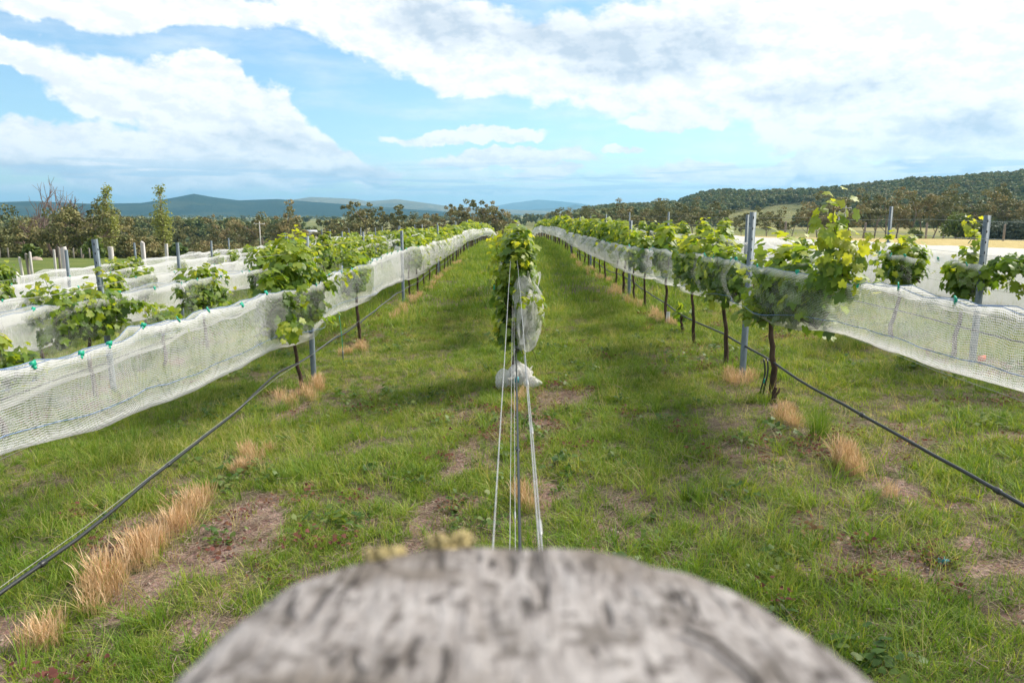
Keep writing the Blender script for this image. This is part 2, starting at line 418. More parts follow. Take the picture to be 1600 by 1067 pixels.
bp = t.add('ShaderNodeBump', {'Height': t.m('ADD', n2, t.m('MULTIPLY', n1, 2.0)), 'Strength': .8, 'Distance': .03})
b = t.add('ShaderNodeBsdfPrincipled', {'Base Color': gcol, 'Roughness': .95, 'Specular IOR Level': .08, 'Normal': bp.outputs[0]})
t.l.new(b.outputs[0], t.out.inputs[0])

def hill_mat(name, c1, c2, c3, s=0.004):
    m, t = mat(name)
    p = t.add('ShaderNodeNewGeometry').outputs['Position']
    a = t.noise(p, s, 6, .65); b_ = t.noise(p, s * 14, 4, .7); c = t.noise(t.vm('MULTIPLY', p, (1, 1, 3)), s * .5, 5, .6)
    col = t.mix(t.rng(b_, .35, .65), c1, c2); col = t.mix(t.m('MULTIPLY', t.rng(t.m('ADD', t.m('MULTIPLY', a, .5), t.m('MULTIPLY', c, .5)), .5, .6), .8), col, c3)
    bp = t.add('ShaderNodeBump', {'Height': b_, 'Strength': .6, 'Distance': 12.0})
    b = t.add('ShaderNodeBsdfPrincipled', {'Base Color': col, 'Roughness': 1.0, 'Specular IOR Level': 0.0, 'Normal': bp.outputs[0]})
    t.l.new(b.outputs[0], t.out.inputs[0])
    return m
M_ridge = hill_mat('forested_ridge', (0.012, 0.026, 0.016), (0.030, 0.048, 0.026), (0.055, 0.07, 0.035), .004)
M_tan = hill_mat('grassy_hill', (0.10, 0.10, 0.05), (0.22, 0.19, 0.10), (0.05, 0.065, 0.035), .0016)
M_mount = hill_mat('far_mountain', (0.05, 0.07, 0.05), (0.08, 0.09, 0.06), (0.12, 0.12, 0.08), .001)
M_hill = hill_mat('hill_floor', (0.17, 0.18, 0.075), (0.25, 0.235, 0.11), (0.12, 0.13, 0.06), .01)

# ------------------------------------------------------------------ ground sheet
def graded(near, step, grow, far):
    v = [0.0]; s = step
    while v[-1] < far:
        v.append(v[-1] + s)
        if v[-1] > near: s *= grow
    return np.array(v)
gx = graded(5.5, 0.075, 1.07, 16000); gx = np.concatenate([-gx[:0:-1], gx])
gy = np.concatenate([-graded(0.5, .3, 1.5, 300)[:0:-1], graded(13, 0.075, 1.035, 16000)])
X, Y = np.meshgrid(gx, gy); nx, ny = len(gx), len(gy)
Z = gz(X, Y)
i = np.arange(ny - 1)[:, None] * nx; j = np.arange(nx - 1)[None]
F = np.stack([i + j, i + j + 1, i + nx + j + 1, i + nx + j], -1).reshape(-1, 4)
farv = 0.5 * sstep(22, 60, Y) + 0.5 * sstep(100, 220, np.hypot(X, Y))
farv = np.maximum(farv, 0.5 * sstep(-16, -19, X))
goldv = sstep(9.5, 12, X) * sstep(12, 20, Y) * (1 - sstep(110, 190, Y))
farv = np.maximum(farv, goldv)
ground = link('ground', npmesh('ground', np.stack([X, Y, Z], -1), F, M_ground,
              {'soil': soil_mask(X, Y), 'far': farv, 'gold': goldv}, smooth=True))
prop(ground, 'grassy vineyard ground with bare pinkish earth under the rows', kind='structure')

# ------------------------------------------------------------------ far hills (polar strips, real distance)
FPX = 1160.0
def skyline_hill(name, prof, r0, rc, r1, mat_, label, base=-12.0, na=220, nr=26, rough=0.12, cut=0.0):
    px = np.array([p[0] for p in prof], float); h = np.array([335.0 - p[1] - cut for p in prof])
    a = np.arctan((px - 802) / FPX)
    aa = np.linspace(a[0], a[-1], na); hh = np.interp(aa, a, h) / FPX * np.cos(aa)
    rr = np.concatenate([np.linspace(r0, rc, nr), np.linspace(rc, r1, nr // 2)[1:]])
    AA, RR = np.meshgrid(aa, rr); top = np.interp(AA, aa, hh) * rc + CAM_Z - base
    s = np.where(RR < rc, sstep(r0, rc * 1.02, RR), 1 - 0.75 * sstep(rc, r1, RR) - .25 * (RR - rc) / (r1 - rc))
    edge = np.minimum(1, np.minimum(AA - aa[0], aa[-1] - AA) / 0.03)
    nse = fbm(AA * rc / (rc * .035), RR / (rc * .04), 4) - .5
    ZZ = base + top * s * edge + nse * rough * top * np.minimum(1, s * 4) * (RR < rc * .97)
    V = np.stack([RR * np.sin(AA), RR * np.cos(AA), ZZ], -1)
    n = na; i = np.arange(len(rr) - 1)[:, None] * n; j = np.arange(n - 1)[None]
    F = np.stack([i + j, i + j + 1, i + n + j + 1, i + n + j], -1).reshape(-1, 4)
    o = link(name, npmesh(name, V, F, mat_, smooth=True))
    prop(o, label, kind='structure')
    def height(ang, r):
        tp = np.interp(ang, aa, hh) * rc + CAM_Z - base
        s = np.where(r < rc, sstep(r0, rc * 1.02, r), 1 - 0.75 * sstep(rc, r1, r) - .25 * (r - rc) / (r1 - rc))
        nn = fbm(ang * rc / (rc * .035), r / (rc * .04), 4) - .5
        e = np.clip(np.minimum(ang - aa[0], aa[-1] - ang) / .03, 0, 1)
        return base + tp * s * e + nn * rough * tp * np.minimum(1, s * 4) * (r < rc * .97)
    return height
skyline_hill('ridge', [(-700, 330), (-300, 322), (0, 317), (60, 315), (150, 319), (230, 318), (280, 310), (312, 304), (340, 309), (380, 314), (440, 312), (490, 316), (560, 321), (640, 327), (720, 333), (820, 338)],
             3300, 4300, 6500, M_ridge, 'long dark forested ridge behind the trees on the left', base=-16)
skyline_hill('hills', [(330, 330), (440, 316), (470, 312), (490, 309), (520, 310), (560, 312), (575, 315), (600, 314), (622, 312), (660, 317), (720, 325), (800, 328), (880, 331), (960, 335)],
             5200, 7000, 9000, M_tan, 'pale grassy hills behind the end of the dark ridge', base=-16)
skyline_hill('mountains', [(700, 334), (760, 325), (800, 318), (840, 313), (870, 315), (900, 318), (940, 324), (1010, 331), (1080, 335)],
             10500, 12500, 14000, M_mount, 'pale blue mountains in the far distance', base=-20)
skyline_hill('mountain_foothills', [(780, 333), (840, 327), (880, 325), (898, 320), (915, 324), (950, 329), (1010, 334)],
             7500, 8600, 9600, M_mount, 'small blue hills in front of the far mountains', base=-18)
hill_prof = [(880, 338), (930, 334), (960, 331), (1010, 329), (1055, 326), (1085, 314), (1120, 309), (1180, 311), (1230, 309), (1262, 309), (1330, 303), (1420, 293), (1500, 290), (1560, 285), (1600, 278), (1700, 265), (1900, 255), (2300, 270)]
hill_h = skyline_hill('hill', hill_prof, 420, 950, 1500, M_hill, 'long forested hill rising on the right of the valley', base=-7, na=260, nr=40, rough=.08)

# ------------------------------------------------------------------ haze (thin, even air round the whole place)
HV, HF = box(-17500, 17500, -600, 17500, -60, 420)
m, t = mat('haze_air')
pv = t.add('ShaderNodeVolumePrincipled', {'Color': (0.30, 0.66, 0.95, 1), 'Density': 1.1e-4, 'Anisotropy': 0.2})
t.l.new(pv.outputs[0], t.out.inputs['Volume'])
hz = link('haze', npmesh('haze', HV, HF, m)); prop(hz, 'thin pale blue haze over the valley', kind='stuff')

# ------------------------------------------------------------------ leaves and vines
LEAF_OUT = [(0, 0), (.16, -.17), (.40, -.13), (.52, .10), (.40, .24), (.56, .44), (.46, .64), (.26, .60), (.18, .80), (0, 1)]
def leaf_template(hi=True):
    half = LEAF_OUT if hi else [(0, 0), (.38, -.12), (.50, .30), (.36, .62), (0, 1)]
    out = half + [(-x, y) for x, y in half[-2:0:-1]]
    V = [(0, .32, 0)] + [(x, y, 0) for x, y in out]
    V = np.array(V, float)
    V[:, 1] -= 0.0
    r2 = V[:, 0] ** 2 + (V[:, 1] - .3) ** 2
    V[:, 2] = -.28 * r2 + .16 * np.abs(V[:, 0])
    n = len(out)
    F = np.array([(0, 1 + k, 1 + (k + 1) % n) for k in range(n)])
    return V, F
LEAF_HI, LEAF_LO = leaf_template(True), leaf_template(False)


def frames(N, T):
    N = N / (np.linalg.norm(N, axis=1, keepdims=True) + 1e-9)
    T = T - (T * N).sum(1, keepdims=True) * N; T /= np.linalg.norm(T, axis=1, keepdims=True) + 1e-9
    S = np.cross(T, N)
    return np.stack([S, T, N], -1)        # columns


def place_leaves(geo, tmpl, P, N, T, size, age):
    V, F = tmpl; Rm = frames(N, T)
    W_ = np.einsum('nij,mj->nmi', Rm, V) * size[:, None, None] + P[:, None]
    k = len(V); FF = (F[None] + np.arange(len(P))[:, None, None] * k).reshape(-1, F.shape[1])
    geo.add(W_.reshape(-1, 3), FF, age=np.repeat(age, k))


def vine_data(seed, span=(-.55, .55), zc=.86, shoots=15, lmin=.25, lmax=.85, wide=.24, droop=.25, extra=(), fill=270, fz=1.16, frx=.18, frz=.36):
    shoots = int(shoots * 1.3); lmax = lmax * .72; lmin = min(lmin, lmax)
    """trunk paths and leaf arrays of one vine; origin at the ground"""
    r = np.random.RandomState(seed)
    paths = []
    zz = np.linspace(0, zc, 9)
    wx = np.cumsum(r.normal(0, .014, 9)); wy = np.cumsum(r.normal(0, .022, 9)); wx -= wx[0]; wy -= wy[0]
    trunk = np.stack([wx, wy, zz], -1); trunk[0, 2] = -.05
    paths.append((trunk, np.linspace(.030, .017, 9) * r.uniform(.85, 1.2)))
    head = trunk[-1]
    Ps, Ns, Ts, Ss, As = [], [], [], [], []
    arms = []
    for s in span:
        n = 6; f = np.linspace(0, 1, n)
        a = np.stack([head[0] + np.cumsum(r.normal(0, .01, n)) * f, head[1] + s * f, head[2] + .07 * np.sin(f * 2.5) + r.normal(0, .01, n) * f], -1)
        a[0] = head; paths.append((a, np.linspace(.016, .009, n))); arms.append(a)
    starts = []
    for k in range(shoots):
        a = arms[k % 2]; f = r.uniform(0, 1) * 5; q = int(min(4, f)); starts.append((a[q] * (1 - (f - q)) + a[q + 1] * (f - q), None, r.uniform(lmin, lmax)))
    for (p, d, L) in extra: starts.append((head + np.array(p), np.array(d, float), L))
    nreg = len(starts) - len(extra)
    for si, (p, d, L) in enumerate(starts):
        p = p.copy(); rich = si >= nreg
        if d is None:
            side = r.choice((-1, 1)); dr = r.rand() < droop
            d = np.array([side * r.uniform(.15, .9 if dr else .5), r.normal(0, .35), r.uniform(-.2, .35) if dr else r.uniform(.7, 1.3)])
            if dr: L *= .75
        d /= np.linalg.norm(d)
        st = .045; n = max(4, int(L / st)); path = [p.copy()]
        for k in range(n):
            d = d + np.array([r.normal(0, .10), r.normal(0, .10), -.035 + r.normal(0, .05)])
            if abs(p[0]) > wide: d[0] -= .12 * np.sign(p[0])
            d /= np.linalg.norm(d); p = p + d * st; path.append(p.copy())
            g = k / n
            for rep in range(3 if rich else (2 if r.rand() < .5 else 1)):
                side = np.cross(d, [0, 0, 1]); side /= np.linalg.norm(side) + 1e-6
                off = side * (1 if (k + rep) % 2 else -1) * r.uniform(.03, .10) * (.7 if rich else 1) + r.normal(0, .045, 3)
                out = np.array([p[0] * 1.6, (p[1] - head[1]) * .3, .0])
                nrm = out * .9 + off * 5 + np.array([0, 0, .55]) + r.normal(0, .42, 3)
                tip = off * 6 + np.array([0, 0, -.8]) + r.normal(0, .35, 3)
                Ps.append(p + off); Ns.append(nrm); Ts.append(tip)
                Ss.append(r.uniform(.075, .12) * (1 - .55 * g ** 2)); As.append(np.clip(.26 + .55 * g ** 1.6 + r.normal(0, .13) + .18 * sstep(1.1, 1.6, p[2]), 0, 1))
        if L > .3: paths.append((np.array(path)[::2], np.linspace(.005, .002, len(path[::2]))))
    # the dense body of the canopy round the cordon, in a few uneven heaps
    hp = [(r.uniform(span[0], span[1]) * .85, fz + r.normal(0, .08), r.uniform(.75, 1.15)) for _ in range(6)]
    for k in range(fill):
        hy, hz_, hs = hp[k % 6]
        d = r.normal(0, 1, 3); d /= np.linalg.norm(d); q = r.uniform(.45, 1) ** .5
        p = np.array([head[0] + d[0] * frx * q * hs, head[1] + hy + d[1] * .26 * q * hs, hz_ + d[2] * frz * q * hs * (zc / .86)])
        nrm = d * .9 + np.array([0, 0, .5]) + r.normal(0, .4, 3); tip = np.array([d[0] * .5, d[1] * .5, -.8]) + r.normal(0, .4, 3)
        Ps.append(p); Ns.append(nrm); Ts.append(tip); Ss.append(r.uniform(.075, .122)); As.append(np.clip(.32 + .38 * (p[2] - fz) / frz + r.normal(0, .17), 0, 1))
    Ps, Ns, Ts, Ss, As = [np.array(q, float) for q in (Ps, Ns, Ts, Ss, As)]
    ok = Ps[:, 2] > zc - .02 - .10 * r.rand(len(Ps))
    return paths, [q[ok] for q in (Ps, Ns, Ts, Ss, As)]


def trunk_mesh(name, paths, sides=6):
    g = Geo()
    for k, (p, rd) in enumerate(paths):
        if len(p) >= 2: g.add(*tube(p, rd, sides if k < 3 else 3))
    return g.mesh(name, M_bark, True)


# shared leaf meshes for the leaves one can pick apart
LEAVES = []
for k in range(8):
    V, F_ = LEAF_HI; V = V.copy(); rr_ = np.random.RandomState(k)
    V[:, 2] += rr_.normal(0, .04, len(V)); V[:, 0] *= rr_.uniform(.9, 1.1)
    LEAVES.append(npmesh('leaf', V, F_, M_leaf, {'age': np.full(len(V), .08 + .8 * (k / 7.0) ** 1.3)}))


def near_vine(loc, label, seed, nleaf=130, group='grapevines close to the camera', **kw):
    paths, (P, N, T, S, A_) = vine_data(seed, **kw)
    e = empty('grapevine', loc); prop(e, label, 'grapevine', group)
    link('trunk', trunk_mesh('trunk', paths), e)
    r = np.random.RandomState(seed + 5)
    # leaves that stand clear towards the aisle are single leaves, the rest is the mass behind them
    side = -np.sign(loc[0]) if abs(loc[0]) > .5 else 0
    score = P[:, 0] * side * 1.0 - P[:, 1] * .6 + S * 4 + r.normal(0, .08, len(P))
    order = np.argsort(-score); pick = order[:nleaf]; rest_ = order[nleaf:]
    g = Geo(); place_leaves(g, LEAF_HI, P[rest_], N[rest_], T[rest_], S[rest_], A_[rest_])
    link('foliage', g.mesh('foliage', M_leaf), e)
    Rm = frames(N[pick], T[pick])
    for q, ix in enumerate(pick):
        k = int(np.clip(round(((max(A_[ix] - .08, 0) / .8) ** (1 / 1.3)) * 7), 0, 7))
        o = bpy.data.objects.new('leaf', LEAVES[k]); C.objects.link(o); o.parent = e
        mw = Matrix(Rm[q].tolist()).to_4x4(); mw.translation = Vector(P[ix]); o.matrix_local = mw @ Matrix.Scale(float(S[ix]), 4)
    return e


# shared variants for the other vines
VAR = []
for k in range(9):
    paths, (P, N, T, S, A_) = vine_data(100 + k, shoots=[15, 17, 13, 19, 16, 9, 14, 18, 11][k], lmax=[.85, .95, .7, .9, .8, .6, .9, .75, .7][k],
                                        span=[(-.6, .6), (-.7, .6), (-.45, .5), (-.7, .7), (-.55, .6), (-.3, .35), (-.6, .7), (-.7, .7), (-.4, .4)][k], zc=[.84, .8, .88, .82, .86, .8, .85, .83, .87][k])
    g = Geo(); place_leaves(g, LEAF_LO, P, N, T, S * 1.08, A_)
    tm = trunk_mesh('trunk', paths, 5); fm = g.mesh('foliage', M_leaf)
    # one-mesh low version for the far ends of the rows
    g2 = Geo(); g2.add(*tube(paths[0][0][::2], paths[0][1][::2] * 1.2, 4), mat=1, age=.5)
    sub = np.random.RandomState(k).permutation(len(P))[:int(len(P) * .45)]
    V4 = np.array([(-.5, .05, 0), (0, -.12, .05), (.5, .05, 0), (.42, .6, -.08), (0, 1, -.15), (-.42, .6, -.08)], float); F4 = np.array([(0, 1, 4, 5), (1, 2, 3, 4)])
    Rm = frames(N[sub], T[sub]); W_ = np.einsum('nij,mj->nmi', Rm, V4) * (S[sub] * 1.55)[:, None, None] + P[sub][:, None]
    g2.add(W_.reshape(-1, 3), (F4[None] + np.arange(len(sub))[:, None, None] * 6).reshape(-1, 4), mat=0, age=np.repeat(A_[sub], 6))
    VAR.append((tm, fm, g2.mesh('grapevine', [M_leaf, M_bark])))

rg = random.Random(4)
ORD = ['first', 'second', 'third', 'fourth', 'fifth', 'sixth', 'seventh', 'eighth', 'ninth', 'tenth', 'eleventh', 'twelfth', 'thirteenth', 'fourteenth', 'fifteenth', 'sixteenth', 'seventeenth', 'eighteenth', 'nineteenth', 'twentieth']
MIDN = {}
ROWNAME = {-1: 'first row left of the middle row', -2: 'second row left of the middle row', -3: 'third row left of the middle row', -4: 'fourth row left of the middle row', -5: 'fifth row left of the middle row',
           0: 'middle row behind its end vine', 1: 'first row right of the middle row', 2: 'second row right of the middle row'}
def far_vine(row, y, v=None, sc_=1.0, dx=0.0):
    v = rg.randrange(9) if v is None else v
    x = row * ROW + dx; z = gzf(x, y); rz = rg.choice((0, math.pi)) + rg.uniform(-.15, .15)
    where = 'middle stretch' if y < 30 else 'far stretch'
    lab = f'leafy green grapevine in the {where} of the {ROWNAME[row]}'
    grp = f'grapevines in the {where} of the {ROWNAME[row]}'
    s = sc_ * rg.uniform(.9, 1.12)
    if y < 30 and row:
        MIDN[row] = MIDN.get(row, -1) + 1
        lab = f'{ORD[MIDN[row]]} grapevine {"past the big near ones" if row in (-1, 1) else "counting away from the camera"} in the {ROWNAME[row].replace(" of the middle row", "")}'
    if y < 30:
        e = empty('grapevine', (x, y, z), rz); e.scale = (s, s, s)
        link('trunk', VAR[v][0], e); link('foliage', VAR[v][1], e)
    else:
        e = link('grapevine', VAR[v][2], None, (x, y, z), rz); e.scale = (s, s, s)
    prop(e, lab, 'grapevine', grp)
    return e

# --- vines close to the camera, one by one
def at_row(row, y, dx=0.0): x = row * ROW + dx; return (x, y, gzf(x, y))
near_vine(at_row(-1, 8.55), 'big bushy grapevine spilling over the net beside the nearest steel post left of the aisle', 11, 170,
          span=(-.85, .75), shoots=22, lmax=1.0, zc=.80, fill=620, fz=1.27, frx=.25, frz=.50, extra=[((0, .2, .1), (.05, .1, 1), 1.05), ((0, .45, .1), (.1, .2, 1), .95), ((.05, -.6, .05), (.2, -.6, .25), .8), ((.05, .1, .1), (.1, -.1, 1), .9), ((0, .3, .1), (.3, .3, .9), .9)])
near_vine(at_row(-1, 11.9), 'small round grapevine inside the left net just past the bushy one', 12, 110, span=(-.4, .3), shoots=12, lmax=.65, zc=.82,
          extra=[((0, -.3, .1), (0, -.2, 1), .8)])
near_vine(at_row(0, 8.3, -.03), 'tall dark green grapevine at the end of the middle row straight ahead', 13, 170, span=(-.2, .35), shoots=19, lmax=.75, zc=.50, wide=.14, droop=.2, fill=430, fz=1.26, frx=.175, frz=.92,
          extra=[((0, 0, .1), (0.02, 0, 1), 1.2), ((.03, 0, .1), (.12, .0, 1), 1.25), ((-.05, 0, .1), (-.08, 0, 1), 1.1), ((.05, -.1, .1), (.5, -.2, .5), .8), ((-.02, -.1, .1), (-.1, -.1, 1), .95),
                 ((0, -.15, .1), (.03, -.15, 1), 1.0), ((0, -.15, 0), (-.1, -.3, -.3), .5), ((0, -.1, 0), (.1, -.3, -.4), .5)])
near_vine(at_row(1, 7.05, .03), 'grapevine with long bright shoots reaching along the net towards the camera, right of the aisle', 14, 190, span=(-1.1, .55), shoots=24, lmax=.85, zc=.80, fill=330,
          extra=[((0, -1.0, .25), (.0, -.7, .55), .9), ((0, -1.2, .35), (.1, -.5, .9), .85), ((0, -1.5, .5), (.05, -.25, 1), .8), ((0, -.8, .2), (0, -.5, .8), .8), ((0, -1.4, .45), (0, -.6, .2), .5), ((0, -1.1, .4), (.15, -.6, .5), .8)])
near_vine(at_row(1, 8.55), 'grapevine right behind the nearest steel post of the right row', 15, 120, span=(-.6, .6), shoots=17, lmax=.8)
near_vine(at_row(1, 10.05), 'third grapevine along the right netted row, arching over the net', 16, 100, span=(-.65, .6), shoots=18, lmax=.85)
near_vine(at_row(2, 9.6), 'low spreading grapevine capped with green leaves left of the second right row post', 17, 120, span=(-.5, .5), shoots=16, lmax=.6, zc=.76, fill=230, fz=1.02, frz=.32)
near_vine(at_row(2, 8.25, -.02), 'grapevine beside the far right steel post with one arm arching rightwards', 18, 110, span=(-.2, .2), shoots=10, lmax=.7, zc=.72, fill=140, fz=.95, frz=.32,
          extra=[((.0, -.3, .25), (.1, -1, .35), .9), ((0, -.5, .4), (.1, -1, .1), 1.0), ((0, -.2, .2), (0, -.9, .6), .9), ((0, -.7, .45), (.15, -1, -.05), .8), ((0, -.1, .2), (0, -.3, 1), .7)])
near_vine(at_row(-2, 8.65), 'dark grapevine by the tall steel post in the second left row', 19, 140, span=(-.65, .7), shoots=20, lmax=.85, zc=.80, extra=[((.2, .4, .3), (.3, .4, .1), .7), ((0, -.5, .3), (0, -.3, 1), .5)])
near_vine(at_row(-2, 7.0), 'low grapevine cut by the left edge of the photograph', 20, 100, span=(-.4, .5), shoots=13, lmax=.55, zc=.62, droop=.6, fz=.78, frz=.25)
near_vine(at_row(-2, 10.4), 'thin young grapevine alone inside the second left net', 21, 40, span=(-.15, .15), shoots=5, lmax=.5, zc=.5, fill=45, fz=.72, frx=.10, frz=.25)
near_vine(at_row(1, 11.0, .06), 'short leafy sucker standing by the drip tube under the right row', 22, 14, span=(-.05, .05), shoots=3, lmin=.2, lmax=.3, zc=.18, fill=8, fz=.3, frx=.05, frz=.12)

# --- the rest of the vines
for y, v in ((11.9, 5), (13.9, 0), (15.2, 2), (16.7, 3), (18.1, 7), (20.0, 1), (21.5, 4), (23.0, 6), (24.4, 0), (26.0, 3), (27.6, 1), (29.2, 7)): far_vine(1, y, v)
for y, v in ((17.9, 2), (19.3, 3), (20.8, 1), (22.2, 6), (23.8, 7), (25.2, 3), (26.7, 1), (28.3, 4), (29.6, 0)): far_vine(-1, y, v)
for y, v in ((11.9, 3), (14.6, 5), (16.3, 8), (18, 2), (19.4, 0), (21, 6), (22.4, 1), (24, 2), (25.4, 3), (27, 4), (28.4, 7)): far_vine(-2, y, v)
far_vine(-3, 10.2, 5, .85); far_vine(-3, 11.6, 8, .8); far_vine(-4, 14.2, 5, .85); far_vine(-5, 18.0, 8, .85)
for row, y0 in ((-3, 13.5), (-4, 17.5), (-5, 23)):
    y = y0
    while y < 30:
        if rg.random() > (.5 if row == -3 else .6): far_vine(row, y, rg.choice((5, 8, 2, 0)), .9 if row == -3 else .8)
        y += 1.5
for y, v in ((13.0, 8), (17.5, 5), (19.5, 8), (22.5, 5), (24.2, 0), (27.0, 8), (29, 2)): far_vine(2, y, v, .9)
for y in (11.5, 13, 14.6, 16, 17.6, 19): far_vine(0, y)
nfar = 0
for row, yend, miss, s_ in ((-1, 92, .03, 1.0), (1, 90, .03, .98), (-2, 74, .15, .95), (2, 60, .35, .85), (-3, 66, .3, .88), (-4, 62, .35, .85), (-5, 58, .4, .82)):
    y = 30.8
    while y < yend:
        if rg.random() > miss: far_vine(row, y, None, s_, rg.uniform(-.04, .04)); nfar += 1
        y += 1.5

# ------------------------------------------------------------------ steel posts
def post_mesh(h):
    w, d, tk, lip = .030, .036, .004, .012
    outer = [(-w, 0), (w, 0), (w, d), (w - lip, d), (w - lip, d - tk), (w - tk, d - tk), (w - tk, tk), (-w + tk, tk), (-w + tk, d - tk), (-w + lip, d - tk), (-w + lip, d), (-w, d)]
    n = len(outer); V, F = prism(outer, -.4, h)
    cap = np.array([(n + 0, n + 1, n + 6, n + 7), (n + 1, n + 2, n + 5, n + 6), (n + 2, n + 3, n + 4, n + 5), (n + 0, n + 7, n + 8, n + 11), (n + 8, n + 9, n + 10, n + 11)])
    return npmesh('steel_post', V, [F, cap], M_steel)
PM = {h: post_mesh(h) for h in (1.62, 1.7, 1.79, 1.9)}
SLOT = npmesh('slot', *box(-.005, .005, -.0025, .0, -.012, .012), M_hole)
TAB = npmesh('wire_hook', *box(-.004, .004, -.012, .0, -.01, .01), M_steel)
def steel_post(row, y, h=1.7, label=None, group=None, dx=0.0, lean=(0, 0), near=False):
    x = row * ROW + dx; rz = math.pi * .5 * 0 + rg.uniform(-.15, .15)
    if near:
        e = empty('steel_post', (x, y, gzf(x, y)), rz); e.rotation_euler = (R(lean[1]), R(lean[0]), rz)
        link('channel', PM[h], e)
        for k in range(6): link('slot', SLOT, e, (0, -.0005, h - .06 - .11 * k))
        for sx in (-.033, .033):
            for k in range(4): link('wire_hook', TAB, e, (sx, .022, h - .12 - .3 * k))
    else:
        e = link('steel_post', PM[h], None, (x, y, gzf(x, y)), rz); e.rotation_euler = (R(lean[1]), R(lean[0]), rz)
    prop(e, label, 'post', group or 'steel trellis posts')
    return e
steel_post(-1, 9.04, 1.79, 'steel post in front of the big bushy vine, nearest of the left aisle row', lean=(-.5, 0), near=True)
steel_post(1, 7.88, 1.79, 'tall grey steel post nearest in the right aisle row, net passing across it', lean=(.8, 0), near=True)
steel_post(0, 8.55, 1.79, 'steel post mostly hidden by the vine at the end of the middle row', dx=.03, near=True)
steel_post(2, 7.9, 1.62, 'steel post at far right with holes near its top, beside the arching vine', near=True)
steel_post(-2, 9.0, 1.9, 'steel post standing above the dark vine in the second left row', lean=(-2.2, 0), near=True)
steel_post(-1, 16.7, 1.7, 'second steel post along the left aisle row with a shoot at its top', near=True)
steel_post(1, 15.9, 1.62, 'second steel post along the right aisle row', near=True)
steel_post(1, 24.0, 1.62, 'third steel post along the right aisle row')
steel_post(-1, 24.7, 1.7, 'third steel post along the left aisle row')
steel_post(2, 16.0, 1.62, 'steel post seen just behind the nearest right aisle post')
steel_post(3, 14.9, 1.62, 'bluish steel post rising between vines in front of the white net sheet')
steel_post(-4, 16.6, 1.7, 'steel post near the pale stump posts, left of the tall leaning one')
steel_post(-3, 16.6, 1.7, 'steel post rising from the third left row between pale posts and small vine')
for row in (-5, -4, -3, -2, -1, 1, 2):
    y = {-5: 24.6, -4: 24.6, -3: 24.6, -2: 16.9, -1: 32.7, 1: 32.1, 2: 24.1}[row]
    nth = {-1: 3, 1: 3, 2: 2, -2: 1, -3: 1, -4: 1}.get(row, 0)
    while y < {-1: 90, 1: 88, -2: 74, 2: 60}.get(row, 62):
        lab = f'small distant steel post, {ORD[nth]} along the {ROWNAME[row].replace(" of the middle row", "")}'; nth += 1
        steel_post(row, y, rg.choice((1.62, 1.7)), lab, 'distant steel trellis posts', lean=(rg.uniform(-1.5, 1.5), 0)); y += 8.05

